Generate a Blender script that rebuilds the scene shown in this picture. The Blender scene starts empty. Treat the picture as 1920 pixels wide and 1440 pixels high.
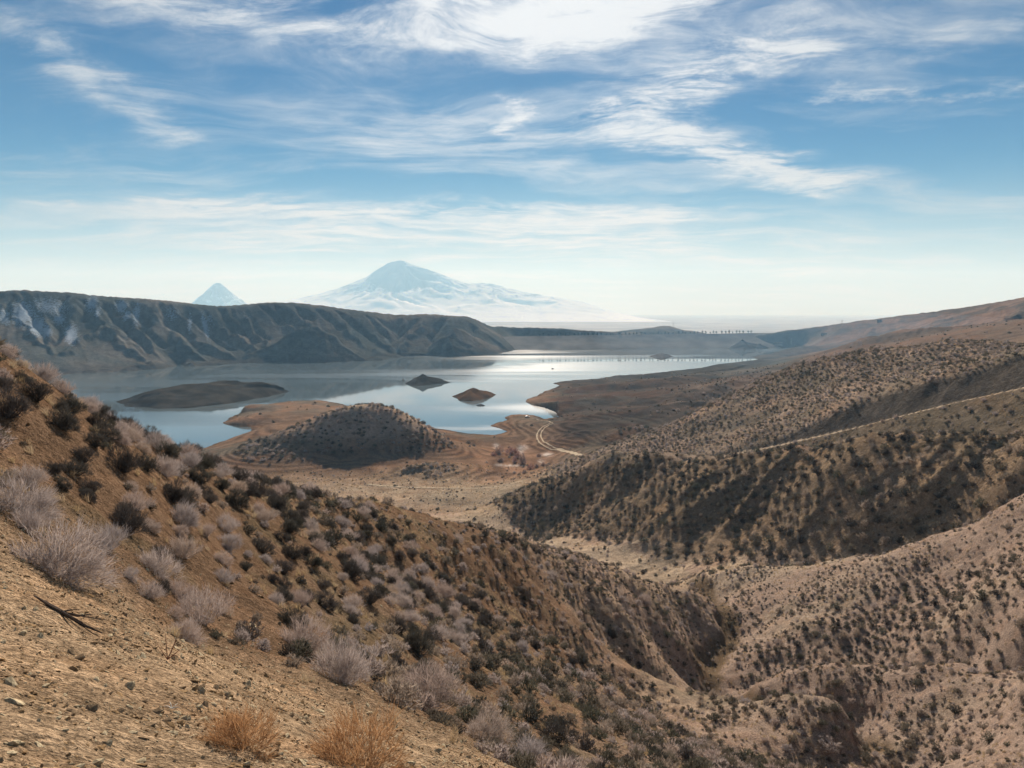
import bpy, bmesh, math, random
import numpy as np
from mathutils import Vector, Matrix, Euler

scene = bpy.context.scene
PI = math.pi
# ------------------------------------------------------------------ camera
FPX, YH, CAMZ = 1450.0, 577.0, 100.0          # focal length in px of the 1920 frame, horizon row, eye height over the lake
PITCH = math.atan((720.0 - YH) / FPX)
cam_d = bpy.data.cameras.new('camera'); cam_d.sensor_width = 36.0; cam_d.lens = 36.0 * FPX / 1920.0
cam_d.clip_start = 0.1; cam_d.clip_end = 90000.0
cam = bpy.data.objects.new('camera', cam_d); scene.collection.objects.link(cam)
cam.location = (0, 0, CAMZ); cam.rotation_euler = (PI / 2 - PITCH, 0, 0)
scene.camera = cam

# ------------------------------------------------------------------ light
SUN_EL, SUN_AZ = math.radians(28.0), math.radians(1.0)     # azimuth clockwise from +Y (view direction)
SUN_DIR = Vector((math.sin(SUN_AZ) * math.cos(SUN_EL), math.cos(SUN_AZ) * math.cos(SUN_EL), math.sin(SUN_EL)))
sun_d = bpy.data.lights.new('sun', 'SUN'); sun_d.energy = 5.0; sun_d.angle = math.radians(0.9); sun_d.color = (1.0, 0.93, 0.84)
sun = bpy.data.objects.new('sun', sun_d); scene.collection.objects.link(sun)
sun.location = (0, 0, 400); sun.rotation_euler = SUN_DIR.to_track_quat('Z', 'Y').to_euler()

world = bpy.data.worlds.new('World'); scene.world = world; world.use_nodes = True
vs = scene.view_settings; vs.view_transform = 'Standard'; vs.look = 'None'; vs.exposure = 0.74; vs.gamma = 1.0; vs.use_curve_mapping = False
scene.cycles.use_denoising = True
scene.cycles.max_bounces = 6; scene.cycles.diffuse_bounces = 2; scene.cycles.glossy_bounces = 2
scene.cycles.transmission_bounces = 3; scene.cycles.volume_bounces = 1; scene.cycles.transparent_max_bounces = 4
scene.cycles.caustics_reflective = False; scene.cycles.caustics_refractive = False
scene.cycles.sample_clamp_indirect = 4.0

CP, SP = math.cos(PITCH), math.sin(PITCH)
def ray(px, py):
    x = (px - 960.0) / FPX; y = -(py - 720.0) / FPX
    return np.array([x, CP + y * SP, -SP + y * CP])
def at(px, py, r):                              # the point seen at px,py at horizontal range r
    d = ray(px, py); h = math.hypot(d[0], d[1])
    return np.array([0, 0, CAMZ]) + d * (r / h)
def atz(px, py, z=0.0):                         # the point seen at px,py at height z
    d = ray(px, py); t = (z - CAMZ) / d[2]
    return np.array([0, 0, CAMZ]) + d * t
def project(p):                                 # world -> px,py arrays
    p = np.asarray(p, float); x, y, z = p[..., 0], p[..., 1], p[..., 2] - CAMZ
    f = y * CP - z * SP; u = y * SP + z * CP
    f = np.where(f < 0.05, 0.05, f)
    return 960 + FPX * x / f, 720 - FPX * u / f

# ------------------------------------------------------------------ node helpers
class NT:
    def __init__(s, tree): s.t = tree; s.n = tree.nodes; s.l = tree.links
    def add(s, kind, **kw):
        n = s.n.new(kind)
        for k, v in kw.items(): setattr(n, k, v)
        return n
    def link(s, a, b): s.l.new(a, b)
    def put(s, sock, v):
        if isinstance(v, (bpy.types.NodeSocket,)): s.l.new(v, sock)
        elif v is not None: sock.default_value = v
    def math(s, op, a, b=None, c=None, clamp=False):
        n = s.add('ShaderNodeMath', operation=op); n.use_clamp = clamp
        s.put(n.inputs[0], a)
        if b is not None: s.put(n.inputs[1], b)
        if c is not None: s.put(n.inputs[2], c)
        return n.outputs[0]
    def vmath(s, op, a, b=None, scale=None):
        n = s.add('ShaderNodeVectorMath', operation=op); s.put(n.inputs[0], a)
        if b is not None: s.put(n.inputs[1], b)
        if scale is not None: s.put(n.inputs['Scale'], scale)
        return n.outputs['Value'] if op in ('DOT_PRODUCT', 'LENGTH', 'DISTANCE') else n.outputs[0]
    def noise(s, vec, scale, detail=4.0, rough=0.55, dist=0.0, out='Fac', dim='3D'):
        n = s.add('ShaderNodeTexNoise', noise_dimensions=dim)
        if vec is not None: s.put(n.inputs['Vector'], vec)
        n.inputs['Scale'].default_value = scale; n.inputs['Detail'].default_value = detail
        n.inputs['Roughness'].default_value = rough; n.inputs['Distortion'].default_value = dist
        return n.outputs[out]
    def ramp(s, fac, stops, interp='LINEAR'):
        n = s.add('ShaderNodeValToRGB'); s.put(n.inputs[0], fac); cr = n.color_ramp; cr.interpolation = interp
        while len(cr.elements) > 1: cr.elements.remove(cr.elements[-1])
        for i, (p, c) in enumerate(stops):
            e = cr.elements[0] if i == 0 else cr.elements.new(p)
            e.position = p; e.color = (c, c, c, 1) if isinstance(c, (int, float)) else (*c[:3], 1)
        return n.outputs[0]
    def mix(s, fac, a, b, blend='MIX'):
        n = s.add('ShaderNodeMix', data_type='RGBA', blend_type=blend)
        s.put(n.inputs[0], fac)
        for k, v in ((6, a), (7, b)):
            if isinstance(v, tuple): v = (*v[:3], 1)
            s.put(n.inputs[k], v)
        return n.outputs[2]
    def smooth(s, v, a, b, lo=0.0, hi=1.0):
        n = s.add('ShaderNodeMapRange', interpolation_type='SMOOTHSTEP'); s.put(n.inputs[0], v)
        n.inputs[1].default_value = a; n.inputs[2].default_value = b; n.inputs[3].default_value = lo; n.inputs[4].default_value = hi
        return n.outputs[0]
    def comb(s, x, y, z=0.0):
        n = s.add('ShaderNodeCombineXYZ')
        for i, v in enumerate((x, y, z)): s.put(n.inputs[i], v)
        return n.outputs[0]
    def sep(s, v):
        n = s.add('ShaderNodeSeparateXYZ'); s.put(n.inputs[0], v); return n.outputs
def new_mat(name):
    m = bpy.data.materials.new(name); m.use_nodes = True
    t = NT(m.node_tree); t.n.clear()
    out = t.add('ShaderNodeOutputMaterial'); return m, t, out
def simple_mat(name, col, rough=0.8, var=0.25, scale=3.0, metallic=0.0, spec=0.3):
    m, t, out = new_mat(name)
    b = t.add('ShaderNodeBsdfPrincipled'); b.inputs['Roughness'].default_value = rough; b.inputs['Metallic'].default_value = metallic
    b.inputs['Specular IOR Level'].default_value = spec if rough < 0.85 else 0.0
    tc = t.add('ShaderNodeTexCoord')
    n = t.noise(tc.outputs['Object'], scale, 4)
    k = t.smooth(n, 0.3, 0.7, 1 - var, 1 + var)
    t.link(t.vmath('SCALE', tuple(col), scale=k), b.inputs['Base Color'])
    t.link(b.outputs[0], out.inputs[0]); return m

# ------------------------------------------------------------------ sky with cirrus
def build_sky():
    t = NT(world.node_tree); t.n.clear()
    out = t.add('ShaderNodeOutputWorld'); bg = t.add('ShaderNodeBackground'); t.link(bg.outputs[0], out.inputs[0])
    sky = t.add('ShaderNodeTexSky', sky_type='NISHITA'); sky.sun_disc = False
    sky.sun_elevation = SUN_EL; sky.sun_rotation = SUN_AZ; sky.altitude = 1100; sky.air_density = 1.0; sky.dust_density = 0.25; sky.ozone_density = 2.0
    tc = t.add('ShaderNodeTexCoord'); d = t.vmath('NORMALIZE', tc.outputs['Generated'])
    x, y, z = t.sep(d)
    zz = t.math('ADD', t.math('MAXIMUM', z, 0.0), 0.10)
    u = t.math('DIVIDE', x, zz); v = t.math('DIVIDE', y, zz); uv = t.comb(u, v, 0.0)
    def cuv(px, py):
        r = ray(px, py); r = r / np.linalg.norm(r); k = max(r[2], 0) + 0.10
        return r[0] / k, r[1] / k
    # wind-drawn fibres: domain-warped, stretched noise in the plane of the cloud layer
    warp = t.noise(uv, 0.8, 3, 0.5, out='Color')
    w = t.vmath('SCALE', t.vmath('SUBTRACT', warp, (0.5, 0.5, 0.5)), scale=1.1)
    uw = t.vmath('ADD', uv, w)
    def fibres(angle, sx, sy, scale, detail, rough, seed):
        m = t.add('ShaderNodeMapping'); t.link(uw, m.inputs[0]); m.inputs['Rotation'].default_value = (0, 0, angle)
        m.inputs['Scale'].default_value = (sx, sy, 1); m.inputs['Location'].default_value = (seed, seed * 0.37, 0)
        return t.noise(m.outputs[0], scale, detail, rough, 0.3)
    f1 = fibres(0.55, 0.5, 1.5, 1.3, 9, 0.62, 3.1)
    f2 = fibres(-0.35, 0.45, 1.9, 1.7, 9, 0.64, 11.7)
    f3 = t.noise(uw, 3.2, 8, 0.68, 0.5)
    fib = t.math('ADD', t.math('MULTIPLY', f1, 0.5), t.math('ADD', t.math('MULTIPLY', f2, 0.3), t.math('MULTIPLY', f3, 0.2)))
    # cloud banks: thicker where moisture sits in the layer
    big = t.noise(uv, 0.55, 3, 0.5)
    def bank(pts, width, gain):                 # soft distance to a chain of segments in the layer
        best = None
        for (a, b) in zip(pts[:-1], pts[1:]):
            A = np.array(cuv(*a)); B = np.array(cuv(*b)); AB = B - A; L2 = float(AB @ AB)
            pa = t.vmath('SUBTRACT', uw2, (float(A[0]), float(A[1]), 0.0))
            h = t.math('DIVIDE', t.vmath('DOT_PRODUCT', pa, (float(AB[0]), float(AB[1]), 0.0)), L2, clamp=True)
            q = t.vmath('SUBTRACT', pa, t.vmath('SCALE', (float(AB[0]), float(AB[1]), 0.0), scale=h))
            dd = t.vmath('LENGTH', q)
            best = dd if best is None else t.math('MINIMUM', best, dd)
        k = t.math('DIVIDE', best, width)
        g = t.math('POWER', 2.718, t.math('MULTIPLY', t.math('MULTIPLY', k, k), -1.0))
        return t.math('MULTIPLY', g, gain)
    w2 = t.vmath('SCALE', t.vmath('SUBTRACT', t.noise(uv, 2.0, 7, 0.68, out='Color'), (0.5, 0.5, 0.5)), scale=0.62)
    uw2 = t.vmath('ADD', uv, w2)
    banks = [
        bank([(300, 0), (620, 70), (860, 55), (1120, 75)], 0.15, 0.24),
        bank([(860, -40), (1080, 30), (1230, 20)], 0.19, 0.30),
        bank([(1500, 85), (1300, 140), (1180, 235), (1420, 310), (1560, 350)], 0.15, 0.38),
        bank([(40, 60), (200, 170), (330, 250)], 0.10, 0.17),
        bank([(60, 374), (130, 378)], 0.10, 0.16), bank([(340, 385), (620, 392), (900, 392), (1230, 402)], 0.26, 0.20),
        bank([(500, 440), (1300, 450)], 0.7, 0.16),
        bank([(1560, 190), (1900, 165)], 0.06, 0.22),
        bank([(1600, 120), (1900, 60)], 0.10, 0.12),
        bank([(940, 190), (960, 250)], 0.05, 0.16),
        bank([(700, 260), (1000, 250)], 0.35, 0.12),
    ]
    bsum = banks[0]
    for b in banks[1:]: bsum = t.math('ADD', bsum, b)
    fine = fibres(0.4, 0.7, 1.5, 4.2, 10, 0.70, 7.7)
    bsum = t.math('MULTIPLY', bsum, t.smooth(fine, 0.32, 0.66, 0.3, 1.4))
    dens = t.math('ADD', t.math('MULTIPLY', t.math('SUBTRACT', fib, 0.5), 1.9), t.math('ADD', t.math('MULTIPLY', t.math('SUBTRACT', big, 0.5), 0.5), t.math('ADD', t.math('MULTIPLY', bsum, 1.5), 0.10)))
    low = t.smooth(z, 0.0, 0.17, 0.62, 0.0)
    cov = t.math('ADD', t.smooth(dens, 0.0, 0.66, 0.0, 0.95), low, clamp=True)
    # forward scattering: cloud near the sun glows
    cs = t.vmath('DOT_PRODUCT', d, tuple(SUN_DIR)); glow = t.math('POWER', t.math('MAXIMUM', cs, 0.0), 7.0)
    lum = t.math('ADD', 0.30, t.math('MULTIPLY', glow, 0.28))
    ctint = t.mix(t.smooth(z, 0.0, 0.22), (1.02, 0.99, 0.93), (0.97, 1.0, 1.03))
    ccol = t.vmath('SCALE', ctint, scale=lum)
    hs = t.add('ShaderNodeHueSaturation'); hs.inputs['Saturation'].default_value = 1.75; t.link(sky.outputs[0], hs.inputs['Color'])
    skyc = t.vmath('SCALE', t.vmath('MULTIPLY', hs.outputs[0], (0.60, 0.90, 1.03)), scale=SKY_STRENGTH)
    t.link(t.mix(cov, skyc, ccol), bg.inputs['Color']); bg.inputs['Strength'].default_value = 1.0
SKY_STRENGTH = 0.025
build_sky()

# ------------------------------------------------------------------ numpy noise
def pnoise(x, y, seed=0):
    rng = np.random.RandomState(seed); perm = rng.permutation(512); perm = np.concatenate([perm, perm])
    ang = rng.rand(512) * 2 * PI; gx, gy = np.cos(ang), np.sin(ang)
    xi = np.floor(x).astype(np.int64); yi = np.floor(y).astype(np.int64); xf = x - xi; yf = y - yi
    u = xf * xf * xf * (xf * (xf * 6 - 15) + 10); v = yf * yf * yf * (yf * (yf * 6 - 15) + 10)
    def g(ix, iy, dx, dy):
        h = perm[(perm[ix & 511] + iy) & 511]; return gx[h] * dx + gy[h] * dy
    a = g(xi, yi, xf, yf); b = g(xi + 1, yi, xf - 1, yf); c = g(xi, yi + 1, xf, yf - 1); d = g(xi + 1, yi + 1, xf - 1, yf - 1)
    return ((a + u * (b - a)) + v * ((c + u * (d - c)) - (a + u * (b - a)))) * 1.5
def fbm(x, y, oct=4, seed=0, gain=0.5, lac=2.03):
    s = 0; a = 1.0
    for i in range(oct):
        s = s + a * pnoise(x, y, seed + i * 17); x = x * lac + 3.7; y = y * lac + 1.3; a *= gain
    return s
def ridged(x, y, oct=4, seed=0, gain=0.5):
    s = 0; a = 1.0
    for i in range(oct):
        s = s + a * (1 - 2 * np.abs(pnoise(x, y, seed + i * 13))); x = x * 2.05 + 1.9; y = y * 2.05 + 5.1; a *= gain
    return s
def sstep(v, a, b):
    t = np.clip((v - a) / (b - a), 0, 1); return t * t * (3 - 2 * t)

# ------------------------------------------------------------------ terrain: survey points and a thin-plate surface through them
OX, OY = 0.0, -4.0                              # pole of the survey grid (behind the viewer)
SURVEY = []                                      # world points
def S(*pts):
    for p in pts: SURVEY.append(at(*p))
def Z(*pts):                                     # (px, range, z)
    for px, r, z in pts:
        d = ray(px, YH); h = math.hypot(d[0], d[1]); SURVEY.append(np.array([d[0] / h * r, d[1] / h * r, z]))
def XY(*pts):
    for p in pts: SURVEY.append(np.array(p, float))
def SHORE(pts, z=0.0):
    for px, py in pts: SURVEY.append(atz(px, py, z))
# gravel shoulder the viewer stands on
XY((0, 0, 98.35), (0, -2, 98.75), (-4, 0, 99.5), (4, 0, 96.8), (8, 2, 94.4), (-8, 2, 100.2), (14, 3, 90.5), (-14, 4, 101.2), (3, -2.5, 97.6), (-3, -2.5, 99.6))
S((0,1440,3.6),(250,1440,3.9),(500,1440,4.5),(750,1440,6),(900,1440,8),(0,1250,5.5),(250,1300,5.6),(500,1340,6.5),
  (0,1100,8.5),(200,1150,9),(400,1240,9),(600,1320,9),(760,1370,9.3),
  (0,1020,11.5),(150,1080,11.5),(330,1185,11.5),(560,1270,12),(740,1330,12.3),(860,1390,12),(960,1440,11.5),
  (0,900,15),(150,960,15.5),(330,1080,16),(560,1180,17.5),(740,1265,18.5),(900,1340,19),(1080,1420,20),
  (0,780,18.5),(150,830,20),(300,930,21),(500,1050,24),(650,1130,26),(850,1220,29),(1050,1320,32),(1250,1410,37),(1400,1440,45))
# crest of the near hillside, and what falls away behind it
S((-350,560,20),(-150,610,21),(0,668,23),(60,700,24),(130,745,26),(220,800,28),(300,835,31),(380,868,35),(470,900,40),(540,922,45),(620,948,52),(700,962,60),
  (760,972,66),(830,980,75),(900,992,84),(1000,1022,97),(1100,1060,110),(1200,1090,125),(1290,1110,138),(1335,1128,147))
S((-350,640,35),(-350,760,70),(-350,800,200),(-350,800,400),(-150,700,35),(-150,820,65),(-150,850,180),(-150,840,400),
  (0,760,35),(0,860,60),(0,900,150),(0,880,350),(220,900,45),(220,960,80),(220,960,180),(220,900,350),
  (380,960,60),(380,1000,100),(380,980,200),(380,920,350),(540,1020,75),(540,1050,120),(540,1000,220),(540,950,320),
  (700,1050,90),(700,1060,140),(700,1000,240),(700,965,330),(900,1060,115),(900,1090,150),(900,1040,220),(900,985,300),
  (1100,1130,140),(1100,1110,170),(1100,1060,215),(1250,1150,155),(1250,1105,178))
# spurs and gullies on its near face
S((640,1030,38),(760,1090,43),(900,1150,50),(1030,1200,60),(1200,1275,78),(1310,1318,98))
S((760,1096,49),(900,1164,58),(1030,1220,70),(1200,1288,88),(1310,1318,106))
S((760,1030,56),(900,1090,68),(1030,1130,80),(1200,1200,100),(1290,1210,118))
S((1100,1300,50),(1200,1325,62),(1331,1332,84),(1425,1346,82),(1575,1369,78),(1616,1391,74))
S((1200,1335,71),(1310,1350,92))
# valley floor with the dry gully
S((1330,1300,112),(1335,1250,122),(1370,1190,135),(1335,1135,152),(1310,1085,170),(1020,1018,250))
S((1425,1380,93),(1480,1405,93),(1560,1408,89),(1620,1385,84),(1440,1278,104),(1480,1290,99),(1560,1293,96),(1640,1300,94))
# folds at lower right
S((1920,1440,64),(1750,1440,72),(1620,1440,74),(1500,1440,64),(1750,1330,88),(1920,1330,78),(1650,1258,103),(1780,1258,97),(1920,1262,90),
  (1650,1280,110),(1780,1282,105),(1920,1290,98),(1400,1230,122),(1500,1180,128),(1560,1225,120),(1650,1170,125),(1800,1170,113),(1920,1170,104),(1800,1080,132),(1920,1060,118),
  (2200,1440,52),(2200,1200,78),(2200,1000,105),(2200,880,135),(2200,760,180))
S((1920,935,146),(1860,980,148),(1780,1012,152),(1700,1035,157),(1600,1050,163),(1500,1060,170),(1420,1065,176),(1340,1072,182))
S((1920,1000,165),(1860,1025,166),(1780,1048,168),(1700,1062,172),(1600,1072,176),(1500,1078,182),(1340,1080,190))
# the shrubby hill in the middle right
S((1800,900,184),(1920,870,176),(1600,940,195),(1400,960,218),(1400,1030,198),(1200,960,243),(1200,1030,222),(1200,900,265),(1050,970,285))
S((1920,812,195),(1800,812,203),(1700,815,212),(1600,827,222),(1500,845,236),(1420,853,250),(1330,855,263),(1250,850,277),(1130,862,292),(1050,888,315),(980,920,340),(890,955,355))
S((1920,870,222),(1700,885,243),(1500,895,270),(1330,893,298),(1200,885,330),(1050,908,365),(2200,800,220),(2200,720,270))
# road bench and cut bank
S((1920,800,255),(1780,812,266),(1650,830,280),(1920,728,275),(1780,758,285),(1613,801,300),(1447,838,318),(1347,856,332))
S((1913,682,285),(1800,715,294),(1730,735,299),(1613,769,309),(1513,798,320),(1400,834,334))
# the long hill above the road
S((1800,670,365),(1600,705,380),(1500,745,370),(1400,795,370),(1920,665,340))
S((1920,650,380),(1800,641,410),(1700,648,420),(1600,663,430),(1550,673,435),(1480,692,440),(1420,715,440),(1350,750,438),(1280,783,430),(1200,817,415),(1130,842,400),(1090,858,390))
S((1920,705,470),(1800,705,490),(1700,712,515),(1550,738,540),(1480,750,560),(1350,790,560),(1200,835,500),(2200,600,420),(2200,600,600))
# low ground by the lake
SHORE([(365,845),(400,833),(440,818),(472,808),(465,800),(425,797),(418,792),(450,775),(500,759),(545,752),(600,752),(690,775),(790,796),(850,809),(900,815),(928,815),(950,809),
       (925,801),(921,797),(950,788),(945,783),(958,777),(990,777),(1030,787),(1048,790),(1050,778),(1040,768),(1000,757),(984,753),(1000,745),(1050,724),(1034,719),(1060,714),(1200,705),(1300,694),(1400,679),(1422,673),(1408,669),(1490,660)])
SHORE([(400,870),(470,880),(560,880),(620,905),(480,830),(620,930),(700,950),(760,940),(850,930),(700,905)], 6.0)
SHORE([(500,800),(560,790),(530,820),(470,780),(520,770),(460,790),(560,765),(600,765),(990,785),(970,800),(1000,815),(1010,835),(1060,780),(1100,760)], 3.5)
SHORE([(960,855),(900,850),(1000,880),(940,890),(860,830),(1040,850)], 4.5)
SHORE([(1100,840),(1080,800),(1150,800),(1150,770),(1230,760)], 9.0)
SHORE([(1300,722),(1360,715),(1280,735)], 12.0)
SHORE([(1150,730),(1100,735),(1400,692),(1300,704),(1450,672)], 4.0)
# mounds on the low ground
S((710,758,527),(675,761,523),(640,768,520),(750,770,530),(600,784,518),(555,810,508),(800,806,520),(850,845,495),(640,860,478),(700,868,470),(780,862,480))
Z((690,570,12),(600,570,10),(760,570,8))
S((800,873,445),(860,878,440),(740,895,430),(920,898,430))
# lake bed
SHORE([(300,790),(450,790),(250,720),(450,715),(650,715),(560,735),(620,740),(700,740),(800,765),(850,785),(900,800),(800,690),(950,740),(1000,735),(1000,700),(1150,690),(1150,670),(1300,672),(1400,661),(1100,660),(960,700),(960,770),(1010,772)], -7.0)
# far right shore and range
SHORE([(1500,662),(1550,664)], 6.0)
S((1600,655,1100),(1750,645,800),(1920,600,950),(1800,618,1050),(1700,632,1150),(1920,630,760),(1690,621,1250),(1690,640,1400),
  (1920,563,1700),(1880,570,1750),(1800,586,1850),(1700,596,1950),(1600,608,2000),(1500,615,2050),(1440,622,2050),(1700,640,1500),(1600,645,1600),(1500,650,1760),(1800,628,1400),(1920,606,1300),
  (2200,560,900),(2200,530,1500),(2200,520,1900))
Z((1920,2500,40),(1700,2500,0),(1500,2500,-40),(2200,2500,60))
# the range across the lake: waterline and crest, with the face between them about as steep as its scree lies
RSH = np.array([(-300,722),(-100,716),(60,712),(112,703),(200,698),(280,692),(350,687),(440,682),(560,681),(680,677),(760,669),(850,669),(930,664),(972,655),(1000,650)], float)
RCR = np.array([(-350,540,1450),(-150,540,1450),(0,545,1460),(100,546,1480),(200,556,1500),(300,563,1530),(400,575,1580),(430,573,1610),(470,568,1640),(520,566,1660),(600,572,1690),(690,585,1730),(760,590,1790),(810,588,1820),(870,594,1850),(930,601,1900),(960,605,1930),(1010,609,2010)], float)
RCR[2:16, 1] += 5.0                              # the relief added later lifts the crest by about this much
def sec(px): return math.sqrt(1 + ((px - 960) / FPX) ** 2)
RCR[:, 2] *= np.array([sec(p) for p in RCR[:, 0]])
def face(px, py, off=0.0):                      # range of the face seen at px,py; off > 0 cuts in, off < 0 stands out
    ps = np.interp(px, RSH[:, 0], RSH[:, 1]); q = atz(px, ps); rsh = math.hypot(q[0], q[1]); pc = np.interp(px, RCR[:, 0], RCR[:, 1]); rc = np.interp(px, RCR[:, 0], RCR[:, 2])
    f = min(max((ps - py) / (ps - pc), 0.0), 1.0); return rsh + (rc - rsh) * f + off * math.sin(PI * f)
SHORE([tuple(q) for q in RSH])
S(*[tuple(q) for q in RCR]); S((1040,603,2080),(1080,610,2140),(1100,618,2150),(1130,625,2140),(1130,625,2230),(1170,628,2300),(1200,630,2200),(1920,668,420),(1240,613,2700),(1205,618,2700))
for px in range(-300, 960, 90):
    for f in (0.3, 0.65):
        ps = np.interp(px, RSH[:, 0], RSH[:, 1]); pc = np.interp(px, RCR[:, 0], RCR[:, 1]); py = ps + (pc - ps) * f; S((px, py, face(px, py, 8)))
for px, py, r in RCR[::2]:
    z = at(px, py, r)[2]; Z((px, r + 150, z - 12), (px, r + 800, z - 75))
Z((-300,1750,118),(-200,1750,118),(0,1750,118),(-300,2400,100),(0,2400,90),(100,2600,40))
Z((1000,2800,-40),(1300,2300,-60),(1400,2500,-60),(1240,2950,-60),(1150,2300,-30),(700,2700,-40),(300,2700,20))
for px in (-500, -300, -100, 100, 300, 500, 700, 900, 1100, 1300, 1500, 1700, 1900, 2100, 2400): Z((px, 3400, -190))
Z((-500,30,101),(-500,100,90),(-500,400,50),(-500,1000,60),(-500,1700,140),(2500,20,88),(2500,60,76),(2500,120,75),(2500,250,85),(2500,500,95),(2500,1500,130),(-300,900,-7),(-300,1200,0),(0,900,-7),(-100,700,-7),(0,560,0),(-150,560,2),(100,650,-7),(220,600,-7))

SV = np.array(SURVEY)
def polar(x, y): return np.arctan2(x - OX, y - OY), np.log(np.hypot(x - OX, y - OY))
def tps_fit(P, w, lam=2e-5):
    n = len(P); d2 = ((P[:, None] - P[None]) ** 2).sum(-1); K = 0.5 * d2 * np.log(d2 + 1e-12)
    A = np.zeros((n + 3, n + 3)); A[:n, :n] = K + np.eye(n) * lam; Q = np.c_[np.ones(n), P]; A[:n, n:] = Q; A[n:, :n] = Q.T
    return np.linalg.solve(A, np.r_[w, 0, 0, 0])
sa, sl = polar(SV[:, 0], SV[:, 1]); sr = np.exp(sl)
TP = np.c_[sa, sl]; TC = tps_fit(TP, (SV[:, 2] - CAMZ) / sr)
def tps_eval(a, l):
    a = a.ravel(); l = l.ravel(); out = np.empty(len(a))
    for i in range(0, len(a), 20000):
        q = slice(i, i + 20000); d2 = (a[q, None] - TP[None, :, 0]) ** 2 + (l[q, None] - TP[None, :, 1]) ** 2
        out[q] = (0.5 * d2 * np.log(d2 + 1e-12)) @ TC[:-3] + TC[-3] + TC[-2] * a[q] + TC[-1] * l[q]
    return out
# grid
AZ = np.radians(np.concatenate([np.arange(-52, -36, 0.4), np.arange(-36, 36, 0.1), np.arange(36, 52.01, 0.4)]))
rs = [1.6]
while rs[-1] < 3300:
    r = rs[-1]
    st = 0.055 if r < 8 else r * 0.0072 if r < 190 else r * 0.0042 if r < 900 else r * 0.006 if r < 1200 else r * 0.0026 if r < 1900 else r * 0.006
    rs.append(r + st)
RR = np.array(rs); NA, NR = len(AZ), len(RR)
ca = np.linspace(AZ[0], AZ[-1], 300); cl = np.linspace(math.log(RR[0]), math.log(RR[-1]), 520)
CA, CL = np.meshgrid(ca, cl, indexing='ij'); CW = tps_eval(CA, CL).reshape(CA.shape)
def cubic_rows(V, x0, dx, x):                    # Catmull-Rom along axis 0
    t = (x - x0) / dx; i = np.clip(np.floor(t).astype(int), 0, V.shape[0] - 2); f = (t - i)[:, None]
    p0 = V[np.clip(i - 1, 0, None)]; p1 = V[i]; p2 = V[i + 1]; p3 = V[np.clip(i + 2, None, V.shape[0] - 1)]
    return 0.5 * (2 * p1 + (p2 - p0) * f + (2 * p0 - 5 * p1 + 4 * p2 - p3) * f ** 2 + (3 * p1 - p0 - 3 * p2 + p3) * f ** 3)
W1 = cubic_rows(CW, ca[0], ca[1] - ca[0], AZ); W2 = cubic_rows(W1.T.copy(), cl[0], cl[1] - cl[0], np.log(RR)).T
GA, GR = np.meshgrid(AZ, RR, indexing='ij')
GX = OX + GR * np.sin(GA); GY = OY + GR * np.cos(GA); GZ = CAMZ + W2 * GR
CR = np.hypot(GX, GY)                            # range from the viewer

# ridges: sharp-crested spurs standing on the smooth surface
def ridge(pts, slope, lo, hi, soft, bow=0.045, win=0.14):
    """smooth-max a ridge through pts [(px,py,r)] into GZ, within radial rows lo..hi"""
    j0, j1 = np.searchsorted(RR, lo), np.searchsorted(RR, hi)
    P = [at(*p) for p in pts]; rm = sum(p[2] for p in pts) / len(pts)
    xs = [p[0] for p in P]; az = [math.atan2(p[0] - OX, p[1] - OY) for p in P]
    i0, i1 = np.searchsorted(AZ, min(az) - win), np.searchsorted(AZ, max(az) + win)
    x, y = GX[i0:i1, j0:j1], GY[i0:i1, j0:j1]
    wn = soft * 1.6
    xw = x + wn * 2.2 * fbm(x / (wn * 9), y / (wn * 9), 3, 5); yw = y + wn * 2.2 * fbm(x / (wn * 9), y / (wn * 9), 3, 45)
    best = np.full(x.shape, -1e9)
    for A, B in zip(P[:-1], P[1:]):
        d = B[:2] - A[:2]; L2 = d @ d
        t = np.clip(((xw - A[0]) * d[0] + (yw - A[1]) * d[1]) / L2, 0, 1)
        dist = np.hypot(xw - A[0] - t * d[0], yw - A[1] - t * d[1])
        best = np.maximum(best, A[2] + t * (B[2] - A[2]) - slope * (np.sqrt(dist ** 2 + (soft * .8) ** 2) - soft * .8) - slope * dist ** 2 / (bow * rm))
    g = GZ[i0:i1, j0:j1]; k = soft
    h = np.clip(0.5 + 0.5 * (best - g) / k, 0, 1)
    GZ[i0:i1, j0:j1] = g * (1 - h) + best * h + k * h * (1 - h) * 0.6
FAR = (1100, 2100)
def gully(pts, slope, lo, hi, soft):
    """smooth-min a V-shaped ravine through pts into GZ"""
    j0, j1 = np.searchsorted(RR, lo), np.searchsorted(RR, hi); P = [at(*p) for p in pts]; az = [math.atan2(p[0] - OX, p[1] - OY) for p in P]
    i0, i1 = np.searchsorted(AZ, min(az) - 0.1), np.searchsorted(AZ, max(az) + 0.1); x, y = GX[i0:i1, j0:j1], GY[i0:i1, j0:j1]
    xw = x + 7 * fbm(x / 45, y / 45, 3, 15); yw = y + 7 * fbm(x / 45, y / 45, 3, 35); best = np.full(x.shape, 1e9)
    for A, B in zip(P[:-1], P[1:]):
        d = B[:2] - A[:2]; t = np.clip(((xw - A[0]) * d[0] + (yw - A[1]) * d[1]) / (d @ d), 0, 1); dist = np.hypot(xw - A[0] - t * d[0], yw - A[1] - t * d[1])
        best = np.minimum(best, A[2] + t * (B[2] - A[2]) + slope * dist)
    g = GZ[i0:i1, j0:j1]; h = np.clip(0.5 + 0.5 * (g - best) / soft, 0, 1); GZ[i0:i1, j0:j1] = g * (1 - h) + best * h - soft * h * (1 - h) * 0.5
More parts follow.
